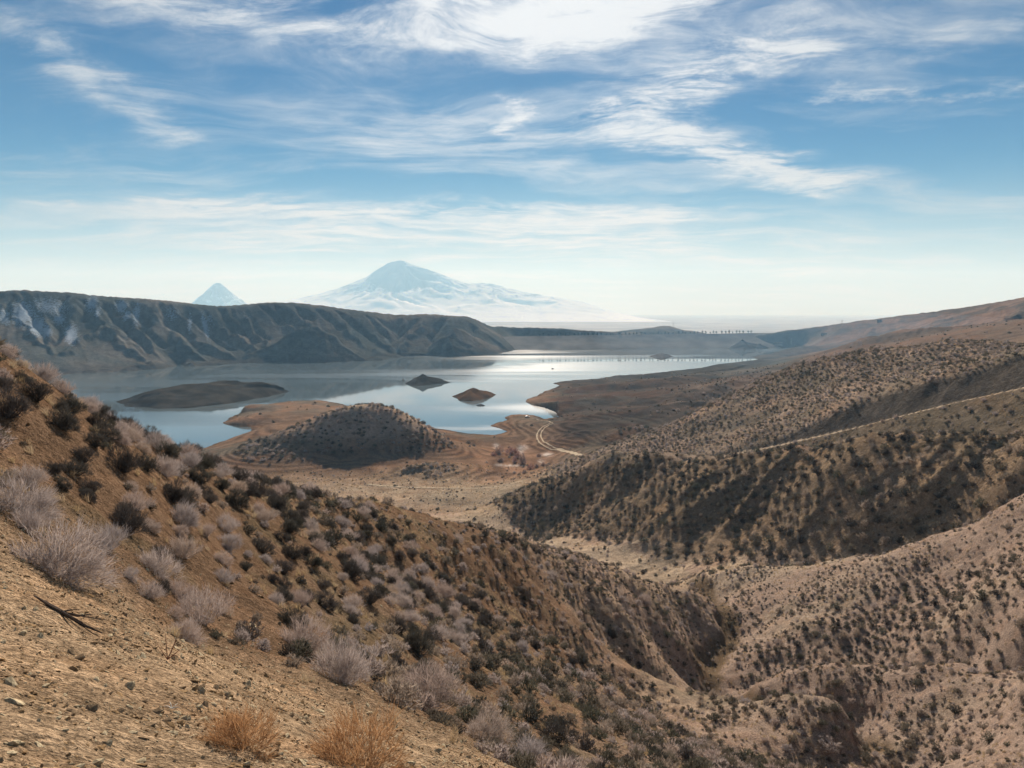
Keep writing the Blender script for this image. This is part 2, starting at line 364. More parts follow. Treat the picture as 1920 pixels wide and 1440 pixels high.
for pts in ([(173,557),(194,607),(150,638),(100,668)], [(194,607),(271,638),(302,664)], [(203,611),(235,640),(262,668)], [(208,568),(246,601),(277,636),(306,666)], [(265,568),(312,602),(354,628),(400,648),(440,667)],
            [(-30,560),(31,594),(69,630),(104,662)], [(60,552),(85,585),(108,610)], [(340,576),(417,611),(467,655)], [(405,580),(440,620),(475,650)], [(443,577),(485,615),(505,650)], [(500,570),(540,605),(560,625)], [(530,570),(575,600),(600,625)],
            [(590,578),(640,610),(680,640)], [(640,582),(680,612),(727,646)], [(700,592),(735,625)], [(810,592),(765,627),(747,652)], [(320,600),(340,640),(375,668)], [(890,600),(930,620),(950,640)], [(130,560),(140,590)]):
    ridge([(px, py, face(px, py, -12)) for px, py in pts], 0.95, *FAR, 3.0, 0.5)
for pts in ([(0,629,1330),(52,659,1240),(112,697,1170)], [(437,681,1395),(467,661,1430),(533,637,1470),(572,614,1500),(590,613,1500),(613,624,1490),(643,647,1470),(693,675,1455)], [(580,613,1500),(592,645,1440),(578,674,1405)], [(540,640,1470),(535,668,1415)],
            [(722,667,1575),(800,656,1600),(843,627,1660),(867,607,1690),(897,628,1690)], [(867,607,1690),(850,640,1620),(848,667,1580)], [(880,645,1650),(913,624,1700),(937,633,1720),(960,648,1750),(978,655,1780)], [(913,624,1700),(916,655,1640)]):
    ridge([(px, py, r * sec(px)) for px, py, r in pts], 0.68, *FAR, 3.5, 0.5)
for pts in ([(285,683,1250),(318,665,1290),(352,686,1310)], [(225,686,1215),(250,676,1235),(280,686,1240)], [(700,672,1500),(717,652,1560),(745,664,1560)], [(660,668,1490),(676,654,1540),(700,662,1560)], [(755,664,1590),(785,652,1630),(800,661,1630)], [(130,695,1200),(170,688,1215)]):
    ridge([(px, py, r * sec(px)) for px, py, r in pts], 0.5, *FAR, 5, 0.3)
for pts in ([(38,553),(67,617),(98,658)], [(125,560),(117,620),(101,658)], [(204,590),(251,643),(282,668)], [(242,562),(262,608),(303,660)], [(338,572),(359,605),(408,649),(432,664)], [(376,580),(399,632),(460,664)], [(431,580),(478,652)], [(455,574),(496,645)], [(487,572),(525,621)], [(553,574),(581,612)],
            [(625,584),(675,631),(702,647)], [(687,596),(725,640)], [(794,594),(750,637),(731,653)], [(841,600),(809,643),(797,664)], [(897,616),(887,645)], [(300,572),(330,625),(372,660)], [(15,560),(10,610)], [(160,575),(155,615)], [(222,572),(228,600)], [(316,575),(322,595)], [(415,590),(445,640)], [(515,575),(545,620)], [(600,590),(640,630)], [(760,600),(742,630)]):
    gully([(px, py, face(px, py, 42)) for px, py in pts], 0.9, *FAR, 3.0)
for pts in ([(1880,571,1740),(1830,600,1600),(1760,625,1480)], [(1830,582,1800),(1770,606,1680),(1720,628,1560)], [(1920,600,1250),(1840,622,1150),(1740,640,1050)],
            [(1660,606,1950),(1620,630,1800)], [(1920,586,1500),(1850,606,1380)], [(1670,626,1250),(1690,620,1260),(1715,627,1260)], [(1600,632,1320),(1640,629,1330),(1680,638,1300)]):
    ridge(pts, 0.42, 900, 2150, 8.0, 0.12, 0.4)
ridge([(1160,622,2480),(1190,617,2500),(1210,618,2500),(1240,611,2520),(1268,621,2540)], 0.16, 2300, 2800, 6, 0.3)
# low ridges on the ground right of the lake
def zr(px, py, z): q = atz(px, py, z); return (px, py, math.hypot(q[0], q[1]))
for pts in ([zr(1045,732,3), zr(1120,722,10), zr(1230,711,15), zr(1330,699,12)], [zr(1075,790,5), zr(1150,773,12), zr(1230,762,17), zr(1300,752,20)], [zr(1045,826,6), zr(1120,811,12), zr(1190,800,17)], [zr(1225,745,10), zr(1290,727,20), zr(1350,719,25), zr(1410,704,22)], [zr(1000,770,2), zr(1060,752,9), zr(1150,742,11)]):
    ridge(pts, 0.15, 450, 1250, 2.5, 0.5)
ridge([(735,891,430),(780,873,440),(850,872,442),(940,898,435)], 0.36, 380, 520, 1.2, 0.3)
# spurs on the middle hill, running down to the valley floor
H2C = np.array([(800,360),(890,355),(980,340),(1050,315),(1130,292),(1250,277),(1330,263),(1420,250),(1500,236),(1600,222),(1700,212),(1800,203),(1920,195),(2300,180)], float)
H2B = np.array([(800,352),(890,345),(1020,254),(1200,222),(1340,194),(1500,185),(1700,175),(1860,168),(1920,165),(2300,150)], float)
def h2frac(px, r):
    c = np.interp(px, H2C[:, 0], H2C[:, 1]); b = np.interp(px, H2B[:, 0], H2B[:, 1]); return (r - b) / (c - b)
PX0 = 960 + FPX * GX / np.maximum(GY, 1.0); H2F = h2frac(PX0, CR)
q_ = (0.65 * GA - 0.75 * np.log(GR)) / 0.085 + 0.35 * fbm(GX / 40, GY / 40, 2, 82); al_ = (0.75 * GA + 0.65 * np.log(GR)) / 0.5
h2m = sstep(H2F, 0.08, 0.4) * (1 - sstep(H2F, 0.9, 1.15)) * sstep(GA, 0.02, 0.08)
GZ += h2m * (1.9 * (ridged(q_, al_, 2, 84, 0.4) - 0.45))
for pts, s in (([(1650,1258,103),(1780,1256,97),(1920,1260,90),(2100,1250,80)], 0.4), ([(1440,1278,104),(1560,1290,97),(1640,1296,94)], 0.7)):
    ridge(pts, s, 60, 170, 1.2)
# the waterline: a closed outline in plan; banks rise from it and the bed falls from it
NEAR_SHORE = [(-200,850),(100,850),(260,850),(365,846),(400,834),(440,819),(468,810),(473,806),(465,801),(440,798),(424,795),(418,791),(430,784),(450,774),(475,765),(500,758),(540,752),(600,750),(640,757),(700,775),(745,787),(790,796),(850,809),(900,815),(930,815),(951,809),
              (935,803),(922,799),(922,796),(935,791),(953,787),(945,784),(956,779),(975,777),(1000,779),(1020,785),(1037,790),(1046,789),(1048,785),(1054,782),(1045,779),(1047,774),(1040,769),(1020,763),(1000,760),(985,753),(990,748),(1010,740),(1050,722),(1036,719),(1060,714),(1130,709),(1200,705),(1250,699),(1300,694),(1330,687),(1400,679),(1423,674),(1408,669),(1440,666),(1490,661),(1506,657)]
FAR_SHORE = [(1500,653),(1440,652),(1300,648),(1100,646),(985,646),(968,655),(955,659),(930,664),(900,667),(850,670),(800,668),(760,669),(720,675),(680,677),(620,680),(560,681),(500,681),(440,682),(400,685),(350,688),(335,685),(300,692),(240,696),(200,698),(150,700),(112,703),(60,712),(-200,720)]
LP = np.array([atz(*p)[:2] for p in NEAR_SHORE + FAR_SHORE])
j0, j1 = np.searchsorted(RR, 430), np.searchsorted(RR, 2300); x = GX[:, j0:j1]; y = GY[:, j0:j1]
xw = x + 1.6 * fbm(x / 14, y / 14, 3, 501); yw = y + 3.0 * fbm(x / 14, y / 14, 3, 511)
inside = np.zeros(x.shape, bool); dist = np.full(x.shape, 1e9)
for A, B in zip(LP, np.roll(LP, -1, axis=0)):
    c = (A[1] > yw) != (B[1] > yw); xi = A[0] + (yw - A[1]) / (B[1] - A[1] + 1e-9) * (B[0] - A[0]); inside ^= c & (xw < xi)
    d = B - A; t = np.clip(((xw - A[0]) * d[0] + (yw - A[1]) * d[1]) / (d @ d), 0, 1); dist = np.minimum(dist, np.hypot(xw - A[0] - t * d[0], yw - A[1] - t * d[1]))
g = GZ[:, j0:j1]; bank = np.where(CR[:, j0:j1] < 1100, 0.085, 0.3)
g = np.where((~inside) & (CR[:, j0:j1] > 1150) & (dist < 150), np.minimum(g, 0.62 * dist + 0.6), g)
GZ[:, j0:j1] = np.where(inside, np.minimum(g, -0.10 * dist - 0.05), np.where(dist < 60, np.maximum(g, np.minimum(bank * dist, 2.2 + 2.5 * (bank > 0.2))), g))
# everything else that is low and dry stays above the water
mask = (~inside) & (CR[:, j0:j1] < 1500) & (dist >= 60); GZ[:, j0:j1] = np.where(mask, np.maximum(GZ[:, j0:j1], 1.2), GZ[:, j0:j1])
# the road: a level bench with a cut bank above and a fill bank below
ROAD = [at(2050, 700, 266), at(1920, 728, 275), at(1780, 758, 285), at(1613, 801, 300), at(1447, 838, 318), at(1347, 857, 332), at(1290, 862, 345)]
RD = np.full(GX.shape, 1e9); RZ = np.zeros(GX.shape)
jr0, jr1 = np.searchsorted(RR, 225), np.searchsorted(RR, 380)
for A, B in zip(ROAD[:-1], ROAD[1:]):
    d = B[:2] - A[:2]; L = math.hypot(*d); x, y = GX[:, jr0:jr1], GY[:, jr0:jr1]
    t = np.clip(((x - A[0]) * d[0] + (y - A[1]) * d[1]) / L ** 2, 0, 1)
    dd = np.hypot(x - A[0] - t * d[0], y - A[1] - t * d[1]); side = np.sign((x - A[0]) * (-d[1]) + (y - A[1]) * d[0])
    m = dd < np.abs(RD[:, jr0:jr1])
    RD[:, jr0:jr1] = np.where(m, dd * np.where(side < 0, 1, -1), RD[:, jr0:jr1]); RZ[:, jr0:jr1] = np.where(m, A[2] + t * (B[2] - A[2]), RZ[:, jr0:jr1])
rw = 3.1 + 0.3 * fbm(GX / 6, GY / 6, 2, 71)
near_road = np.abs(RD) < 60
up = np.maximum(RD - rw, 0) * 0.95; dn = np.maximum(-RD - rw, 0) * 0.62
ZN = np.where(np.abs(RD) < rw, RZ, np.where(RD > 0, np.minimum(GZ, RZ + up), np.maximum(GZ, RZ - dn)))
ROADEND = sstep(np.degrees(GA), 11.5, 14.5)
CUT = near_road * ((GZ - ZN) > 0.5) * ROADEND; FILL = near_road * ((ZN - GZ) > 0.5) * ROADEND
BELOW = ROADEND * sstep(-RD, 2.0, 4.0) * (1 - sstep(-RD, 34, 44)) * (CR > 228)
GZ = np.where(near_road, GZ + (ZN - GZ) * ROADEND, GZ); BENCH = near_road * (np.abs(RD) < rw) * ROADEND
# relief: rills and hummocks scaled to the distance band
land = sstep(GZ, -2.0, 3.0)
b0 = sstep(CR, 3, 14) * (1 - sstep(CR, 60, 140)); b1 = sstep(CR, 25, 70) * (1 - sstep(CR, 420, 520)); b2 = sstep(CR, 900, 1250)
GZ += (0.035 * fbm(GX / 0.55, GY / 0.55, 4, 3) + 0.05 * fbm(GX / 2.1, GY / 2.1, 3, 9)) * (1 - sstep(CR, 20, 50))
GZ += 0.16 * fbm(GX / 4.5, GY / 4.5, 4, 21) * b0
GZ += (1.0 * fbm(GX / 28, GY / 28, 4, 31) + 0.5 * (ridged(GX / 16, GY / 16, 3, 77) - 0.5)) * b1 * (1 - 0.9 * sstep(-np.abs(RD), -12, -3)) * np.clip((GZ - 12) / 20, 0.12, 1)
GZ += (1.6 * fbm(GX / 45, GY / 45, 3, 39) * sstep(GZ, 6, 20) + 0.10 * fbm(GX / 9, GY / 9, 3, 38)) * sstep(CR, 300, 420) * (1 - sstep(CR, 900, 1000)) * land
GZ += (0.30 * (ridged(GX / 6.5, GY / 6.5, 3, 177) - 0.4) + 0.1 * fbm(GX / 2.2, GY / 2.2, 2, 178)) * sstep(CR, 40, 70) * (1 - sstep(CR, 170, 200))
rill = ridged(GA * 110 + 0.8 * fbm(GX / 120, GY / 120, 2, 8), np.log(GR) * 7, 2, 60, 0.4)
GZ += (1.2 * fbm(GX / 60, GY / 60, 3, 51, 0.45) + 1.3 * (rill - 0.4)) * b2 * np.clip(GZ / 50, 0, 1)
# strandlines: little steps left by the falling water
terr = sstep(CR, 395, 440) * (1 - sstep(CR, 1000, 1300)) * sstep(GZ, 0.3, 1.0) * (1 - sstep(GZ, 11, 15))
ph = (GZ + 0.12 * fbm(GX / 40, GY / 40, 2, 91)) / 1.15
GZ += terr * 0.18 * np.sin(2 * PI * ph) * (1 - sstep(CR, 600, 800))
def bil(V, x, y):
    a, l = np.arctan2(x - OX, y - OY), np.hypot(x - OX, y - OY)
    i = np.clip(np.searchsorted(AZ, a) - 1, 0, NA - 2); j = np.clip(np.searchsorted(RR, l) - 1, 0, NR - 2)
    fa = np.clip((a - AZ[i]) / (AZ[i + 1] - AZ[i]), 0, 1); fr = np.clip((l - RR[j]) / (RR[j + 1] - RR[j]), 0, 1)
    return (V[i, j] * (1 - fa) + V[i + 1, j] * fa) * (1 - fr) + (V[i, j + 1] * (1 - fa) + V[i + 1, j + 1] * fa) * fr
def height(x, y): return bil(GZ, np.asarray(x, float), np.asarray(y, float))
def hit(px, py, rmin=2.0, rmax=3000.0):          # where the line of sight meets the ground
    d = ray(px, py); d = d / math.hypot(d[0], d[1]); rr = np.exp(np.linspace(math.log(rmin), math.log(rmax), 3000))
    z = CAMZ + d[2] * rr; h = height(d[0] * rr, d[1] * rr); k = np.nonzero(h > z)[0]
    i = k[0] if len(k) else len(rr) - 1
    return np.array([d[0] * rr[i], d[1] * rr[i], height(d[0] * rr[i], d[1] * rr[i])]), rr[i]
# what is in view from the viewpoint (used to decide which plants are the largest in view)
horizon = np.maximum.accumulate((GZ - CAMZ) / CR, axis=1)
# ------------------------------------------------------------------ soil colours (albedo) per survey vertex
def lin(h): return np.array([((c / 255) / 12.92 if c / 255 <= 0.04045 else ((c / 255 + 0.055) / 1.055) ** 2.4) for c in h])
PXg, PYg = project(np.stack([GX, GY, GZ], -1))
def blend(C, col, m): return C * (1 - m[..., None]) + np.asarray(col) * m[..., None]
n1 = fbm(GX / 30, GY / 30, 4, 201); n2 = fbm(GX / 7, GY / 7, 4, 211); n3 = fbm(GX / 150, GY / 150, 4, 221); n4 = fbm(GX / 1.6, GY / 1.6, 3, 231)
RUST, OCHRE, TAN, PINK, OLIVE, GREYB, BUFF = (0.18, 0.114, 0.071), (0.40, 0.285, 0.18), (0.40, 0.30, 0.21), (0.34, 0.245, 0.18), (0.13, 0.11, 0.068), (0.17, 0.14, 0.115), (0.42, 0.33, 0.23)
COL = np.zeros(GX.shape + (3,)); COL[:] = PINK
COL = blend(COL, TAN, sstep(n1, -0.1, 0.5) * 0.7); COL = blend(COL, OLIVE, sstep(n1 + 0.5 * n2, 0.25, 0.8) * 0.45)
nearhill = (1 - sstep(CR + 6 * n2, 75, 110)) * (1 - sstep(PXg + 60 * n2, 950, 1350))
COL = blend(COL, RUST, nearhill * (0.95 - 0.25 * sstep(n2, 0.1, 0.6)))
COL = blend(COL, OCHRE, (1 - sstep(CR + 1.5 * n2, 9.5, 14)) * 0.9)
COL = blend(COL, (0.15, 0.115, 0.07), nearhill * sstep(CR, 13, 17) * sstep(n2 + 0.6 * n4, 0.05, 0.6) * 0.6)
hillm = sstep(CR, 185, 215) * (1 - sstep(CR, 455, 480)) * sstep(GZ, 14, 24); COL = blend(COL, (0.15, 0.125, 0.095), hillm * (0.55 + 0.35 * np.tanh(2 * n1)))
h2 = sstep(H2F, 0.0, 0.2) * (1 - sstep(H2F, 0.90, 0.98)) * (CR > 150) * (CR < 360); COL = blend(COL, (0.19, 0.138, 0.088), h2 * 0.8)
vf = sstep(CR, 150, 165) * (1 - sstep(H2F + 0.15 * n2, -0.08, 0.06)) * (CR < 360) * sstep(PXg, 850, 950); COL = blend(COL, (0.40, 0.31, 0.215), vf * 0.7)
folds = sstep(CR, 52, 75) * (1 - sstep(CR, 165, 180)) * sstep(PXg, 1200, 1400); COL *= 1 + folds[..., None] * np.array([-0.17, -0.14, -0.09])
# low ground by the lake: brown clays, redder high up, pale tracks of silt
low = sstep(CR, 330, 390) * (1 - sstep(CR, 1150, 1400)) * (1 - sstep(GZ, 14, 22))
COL = blend(COL, (0.20, 0.13, 0.085), low); COL = blend(COL, (0.145, 0.118, 0.088), low * sstep(n3, -0.1, 0.35)); COL = blend(COL, (0.24, 0.14, 0.085), low * sstep(n1, 0.1, 0.5) * 0.75)
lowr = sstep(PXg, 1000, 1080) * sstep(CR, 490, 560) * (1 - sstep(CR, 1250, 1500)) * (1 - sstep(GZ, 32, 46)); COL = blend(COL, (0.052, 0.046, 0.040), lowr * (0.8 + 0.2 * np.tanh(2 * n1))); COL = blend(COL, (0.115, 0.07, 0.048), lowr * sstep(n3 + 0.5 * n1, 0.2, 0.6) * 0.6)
silt = low * (1 - sstep(CR, 400, 470)) * sstep(CR, 330, 360); COL = blend(COL, BUFF, silt * (0.55 + 0.3 * n2))
reedy = np.exp(-((PXg - 965) / 75) ** 2 - ((PYg - 868) / 32) ** 2) * (CR > 400); COL = blend(COL, (0.27, 0.16, 0.10), np.clip(reedy * 1.5, 0, 1) * 0.85)
for cx, cy, rx, ry in ((930,836,5,5),(980,839,9,4),(1026,852,9,3.5),(962,873,16,1.8),(975,845,6,7),(1013,866,5,5),(935,872,8,2)):
    COL = blend(COL, (0.66, 0.60, 0.54), np.exp(-(((PXg - cx) / rx) ** 2 + ((PYg - cy) / ry) ** 2)) * (CR > 400) * np.clip(0.6 + n4, 0, 1))
band = 0.5 + 0.5 * np.sin(2 * PI * ph + 1.2) ; COL *= (1 - 0.5 * terr * (1 - sstep(CR, 620, 760)) * band * (0.6 + 0.4 * sstep(n1, -0.4, 0.4)))[..., None]
wet = sstep(CR, 395, 440) * (1 - sstep(GZ, 0.25, 0.7)); COL *= (1 - 0.45 * wet)[..., None]
# far slopes
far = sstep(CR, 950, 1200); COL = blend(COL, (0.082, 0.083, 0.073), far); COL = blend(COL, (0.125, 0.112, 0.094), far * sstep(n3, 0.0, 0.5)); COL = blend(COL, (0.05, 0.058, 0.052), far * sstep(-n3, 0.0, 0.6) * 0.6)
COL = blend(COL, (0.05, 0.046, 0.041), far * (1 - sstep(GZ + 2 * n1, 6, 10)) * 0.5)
fr_ = sstep(CR, 600, 750) * sstep(PXg, 1450, 1600); COL = blend(COL, (0.10, 0.075, 0.058), fr_ * 0.8); COL = blend(COL, (0.17, 0.11, 0.078), fr_ * sstep(n3 + 0.6 * n1, -0.2, 0.4) * 0.9)
# road bench: pale trodden earth, darker cut bank above it
COL = blend(COL, (0.095, 0.08, 0.065), CUT * 0.92); COL = blend(COL, (0.125, 0.10, 0.07), np.maximum(FILL * 0.85, BELOW * 0.75)); COL = blend(COL, (0.54, 0.42, 0.30), BENCH * (0.85 + 0.15 * np.tanh(2 * n4)))
# dry stream bed down the middle of the valley
STREAM = [at(1640,1392,82)[:2], at(1560,1400,89)[:2], at(1425,1372,94)[:2], at(1332,1310,110)[:2], at(1325,1265,120)[:2], at(1372,1200,133)[:2], at(1340,1130,152)[:2], at(1310,1085,170)[:2]]
sb = np.full(GX.shape, 1e9)
for A, B in zip(STREAM[:-1], STREAM[1:]):
    d = B - A; t = np.clip(((GX - A[0]) * d[0] + (GY - A[1]) * d[1]) / (d @ d), 0, 1); sb = np.minimum(sb, np.hypot(GX - A[0] - t * d[0], GY - A[1] - t * d[1]))
sb = sb + 1.0 * n2; GZ -= 0.9 * (1 - sstep(sb, 0.6, 2.6)); COL = blend(COL, (0.15, 0.108, 0.07), 1 - sstep(sb, 1.2, 2.6))
# snow lying in the gullies across the lake
SNOW = np.zeros(GX.shape)
for cx, cy, rx, ry, tilt, g in ((42,588,26,26,0.5,1.0),(70,612,22,20,0.9,1.0),(95,575,42,20,0.1,0.75),(86,622,13,14,1.0,1.0),(133,628,15,22,0,1.0),(112,598,14,14,0.4,0.9),(172,570,13,20,0.5,0.9),(183,585,7,14,0.2,0.8),
                                (228,574,13,14,0.7,1.0),(238,592,8,14,0.6,0.9),(256,590,9,28,0.1,0.8),(322,588,18,18,0.6,0.6),(356,606,5,26,0.05,0.8),(385,612,6,28,-0.25,0.95),(395,600,7,16,-0.2,0.6),(8,594,12,18,-0.5,0.9),(5,540,14,5,0,0.8),(460,590,8,14,-0.3,0.4),(566,598,4,9,-.3,.5)):
    c, s = math.cos(tilt), math.sin(tilt); dx, dy = PXg - cx, PYg - cy
    q = ((dx * c + dy * s) / rx) ** 2 + ((-dx * s + dy * c) / ry) ** 2
    SNOW = np.maximum(SNOW, g * np.exp(-q * 0.9) * (CR > 1300))
rock = 0.5 + 0.5 * n4
def build_sheet(name, j0, j1, mat, label):
    na, nr = NA, j1 - j0 + 1
    V = np.stack([GX[:, j0:j1 + 1], GY[:, j0:j1 + 1], GZ[:, j0:j1 + 1]], -1).reshape(-1, 3).astype(np.float32)
    i, j = np.meshgrid(np.arange(na - 1), np.arange(nr - 1), indexing='ij'); a = (i * nr + j).ravel()
    F = np.stack([a, a + 1, a + nr + 1, a + nr], -1)[:, ::-1].astype(np.int32)
    me = bpy.data.meshes.new(name); me.vertices.add(len(V)); me.vertices.foreach_set('co', V.ravel())
    me.loops.add(F.size); me.loops.foreach_set('vertex_index', F.ravel()); me.polygons.add(len(F))
    me.polygons.foreach_set('loop_start', np.arange(0, F.size, 4, dtype=np.int32)); me.update(calc_edges=True)
    me.polygons.foreach_set('use_smooth', np.ones(len(F), bool))
    c = me.color_attributes.new('soil', 'FLOAT_COLOR', 'POINT'); cc = np.ones((len(V), 4), np.float32)
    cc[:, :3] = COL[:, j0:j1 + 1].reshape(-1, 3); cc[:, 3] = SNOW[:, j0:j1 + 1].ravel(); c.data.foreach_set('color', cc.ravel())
    me.materials.append(mat); o = bpy.data.objects.new(name, me); scene.collection.objects.link(o)
    o['kind'] = 'structure'; o['label'] = label; return o
def ground_mat(name, scales, bump, snow=False, amp=1.0):
    m, t, out = new_mat(name); b = t.add('ShaderNodeBsdfPrincipled'); b.inputs['Roughness'].default_value = 0.95; b.inputs['Specular IOR Level'].default_value = 0.0
    at_ = t.add('ShaderNodeAttribute', attribute_name='soil'); g = t.add('ShaderNodeNewGeometry'); P = g.outputs['Position']
    col = at_.outputs['Color']
    hs = None
    for k, (sc, a, dist) in enumerate(scales):
        n = t.noise(P, sc, 6, 0.62, dist); f = t.smooth(n, 0.28, 0.72, 1 - a * amp, 1 + a * amp)
        col = t.vmath('SCALE', col, scale=f); hs = n if hs is None else t.math('ADD', t.math('MULTIPLY', hs, 2.0), n)
    tint = t.noise(P, scales[0][0] * 0.6, 4, 0.6)
    col = t.mix(t.smooth(tint, 0.45, 0.75, 0.0, 0.35), col, t.vmath('MULTIPLY', col, (1.25, 0.98, 0.78)))
    if snow:
        sn = t.noise(P, 0.26, 5, 0.72); st = t.math('ADD', t.math('MULTIPLY', at_.outputs['Alpha'], 0.42), t.math('SUBTRACT', sn, 0.68))
        col = t.mix(t.smooth(st, -0.02, 0.18, 0.0, 0.5), col, (0.42, 0.52, 0.64))
    t.link(col, b.inputs['Base Color'])
    bm = t.add('ShaderNodeBump'); bm.inputs['Distance'].default_value = bump; bm.inputs['Strength'].default_value = 0.9; t.link(hs, bm.inputs['Height']); t.link(bm.outputs[0], b.inputs['Normal'])
    t.link(b.outputs[0], out.inputs[0]); return m
jA, jB = np.searchsorted(RR, 180), np.searchsorted(RR, 1000)
M_near = ground_mat('stony_rust_soil', [(0.9, 0.22, 0.2), (7.0, 0.4, 0.3), (34.0, 0.6, 0.0)], 0.10)
M_mid = ground_mat('dry_steppe_soil', [(0.09, 0.2, 0.3), (0.7, 0.24, 0.2), (3.0, 0.3, 0.0)], 0.3)
M_far = ground_mat('range_soil', [(0.012, 0.2, 0.5), (0.07, 0.24, 0.3), (0.3, 0.2, 0.0)], 0.7, snow=True)
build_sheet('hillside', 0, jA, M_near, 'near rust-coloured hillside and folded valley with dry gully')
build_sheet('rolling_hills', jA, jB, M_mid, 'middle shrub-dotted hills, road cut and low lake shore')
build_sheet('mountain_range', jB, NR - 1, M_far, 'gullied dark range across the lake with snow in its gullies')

# ------------------------------------------------------------------ the lake
def sheet(name, verts, faces, mat, kind='structure', label=None):
    me = bpy.data.meshes.new(name); me.from_pydata([tuple(map(float, v)) for v in verts], [], faces); me.update(); me.materials.append(mat)
    o = bpy.data.objects.new(name, me); scene.collection.objects.link(o)
    if kind: o['kind'] = kind
    if label: o['label'] = label
    return o
def water_mat():
    m, t, out = new_mat('lake_water'); b = t.add('ShaderNodeBsdfPrincipled')
    b.inputs['Base Color'].default_value = (0.11, 0.14, 0.15, 1); b.inputs['IOR'].default_value = 1.42; b.inputs['Specular IOR Level'].default_value = 0.5
    g = t.add('ShaderNodeNewGeometry'); P = g.outputs['Position']
    mp = t.add('ShaderNodeMapping'); t.link(P, mp.inputs[0]); mp.inputs['Scale'].default_value = (0.25, 1.0, 1.0)
    calm = t.noise(mp.outputs[0], 0.006, 4, 0.55, 0.6)             # wind lanes
    k = t.smooth(calm, 0.42, 0.62, 0.05, 1.0)
    n = t.noise(P, 0.7, 3, 0.6)
    bm = t.add('ShaderNodeBump'); bm.inputs['Distance'].default_value = 0.05; t.link(t.math('MULTIPLY', k, 0.35), bm.inputs['Strength']); t.link(n, bm.inputs['Height'])
    t.link(t.math('MULTIPLY_ADD', k, 0.14, 0.03), b.inputs['Roughness']); t.link(bm.outputs[0], b.inputs['Normal']); t.link(b.outputs[0], out.inputs[0]); return m
lake_out = [(-1500, 420, 0), (-300, 470, 0), (300, 470, 0), (900, 900, 0), (1100, 2060, 0), (20, 2060, 0), (-300, 1900, 0), (-1700, 1700, 0)]
sheet('lake', lake_out, [tuple(range(len(lake_out)))], water_mat(), label='calm reservoir water reflecting the sky')

# ------------------------------------------------------------------ far plain and the volcanoes
M_plain = simple_mat('plain_soil', (0.34, 0.30, 0.25), 0.95, 0.3, 0.002)
N = 40; pv = []; pf = []
for i in range(N + 1):
    for j in range(N + 1): pv.append((-20500 + 41000 * i / N, -1500 + 27500 * j / N, -150.0))
for i in range(N):
    for j in range(N): a = i * (N + 1) + j; pf.append((a, a + N + 1, a + N + 2, a + 1))
sheet('plain', pv, pf, M_plain, label='hazy flat plain beyond the dam')
def mountain_mat():
    m, t, out = new_mat('volcano_rock_and_snow'); b = t.add('ShaderNodeBsdfPrincipled'); b.inputs['Roughness'].default_value = 0.9; b.inputs['Specular IOR Level'].default_value = 0.0
    at_ = t.add('ShaderNodeAttribute', attribute_name='soil'); g = t.add('ShaderNodeNewGeometry')
    n = t.noise(g.outputs['Position'], 0.0043, 9, 0.68, 0.4)
    s = t.math('ADD', at_.outputs['Alpha'], t.math('MULTIPLY', t.math('SUBTRACT', n, 0.5), 1.3))
    t.link(t.mix(t.smooth(s, 0.35, 0.62), (0.13, 0.155, 0.19), (0.74, 0.76, 0.80)), b.inputs['Base Color'])
    t.link(b.outputs[0], out.inputs[0]); return m
M_volc = mountain_mat()
def volcano(name, sil, r, depth, seed, snowf, label):
    """cone whose skyline passes through sil [(px,py)], at range r, extruded as a real body with a front and a back slope"""
    P = np.array([at(px, py, r) for px, py in sil]); nx, ny = 170, 110
    xs = np.linspace(P[0, 0], P[-1, 0], nx); zc = np.interp(xs, P[:, 0], P[:, 2]); base = -151.0
    yc = float(np.interp(xs, P[:, 0], P[:, 1]).mean()); pk = xs[np.argmax(zc)]
    X, T = np.meshgrid(xs, np.linspace(-1, 1, ny), indexing='ij'); Y = yc + T * depth
    k = np.clip(1 - np.abs(T), 0, 1); prof = 0.55 * k + 0.45 * k ** 2.4
    Zr = np.interp(X, P[:, 0], P[:, 2]) - base; Zm = base + Zr * prof
    g = np.sqrt(((X - pk) / 1350.0) ** 2 + (T * depth / 1350.0) ** 2); th = np.arctan2(T * depth, X - pk)
    rg = ridged(th * 5.0 + 2.0 * fbm(X / 1350, Y / 1350, 2, seed), g * 0.7, 4, seed)
    Zm += Zr * (0.13 * (rg - 0.3)) * np.clip(np.abs(T) * 4, 0.12, 1) * k + 12 * fbm(X / 170, Y / 170, 4, seed + 3) * k
    sn = snowf((X - pk), Zm, T)
    V = np.stack([X, Y, Zm], -1).reshape(-1, 3).astype(np.float32)
    i, j = np.meshgrid(np.arange(nx - 1), np.arange(ny - 1), indexing='ij'); a = (i * ny + j).ravel(); F = np.stack([a, a + ny, a + ny + 1, a + 1], -1)
    o = sheet(name, V, [tuple(f) for f in F.tolist()], M_volc, label=label); me = o.data
    me.polygons.foreach_set('use_smooth', np.ones(len(F), bool))
    c = me.color_attributes.new('soil', 'FLOAT_COLOR', 'POINT'); cc = np.ones((len(V), 4), np.float32); cc[:, 3] = sn.ravel(); c.data.foreach_set('color', cc.ravel())
    return o
SIL_A = [(400,600),(470,580),(540,561),(600,549),(650,534),(685,520),(712,503),(735,491),(748,489),(765,491),(785,499),(805,506),(830,514),(850,523),(880,533),(900,531),(925,533),(950,540),(985,548),(1020,554),(1055,559),(1090,566),(1150,584),(1230,604)]
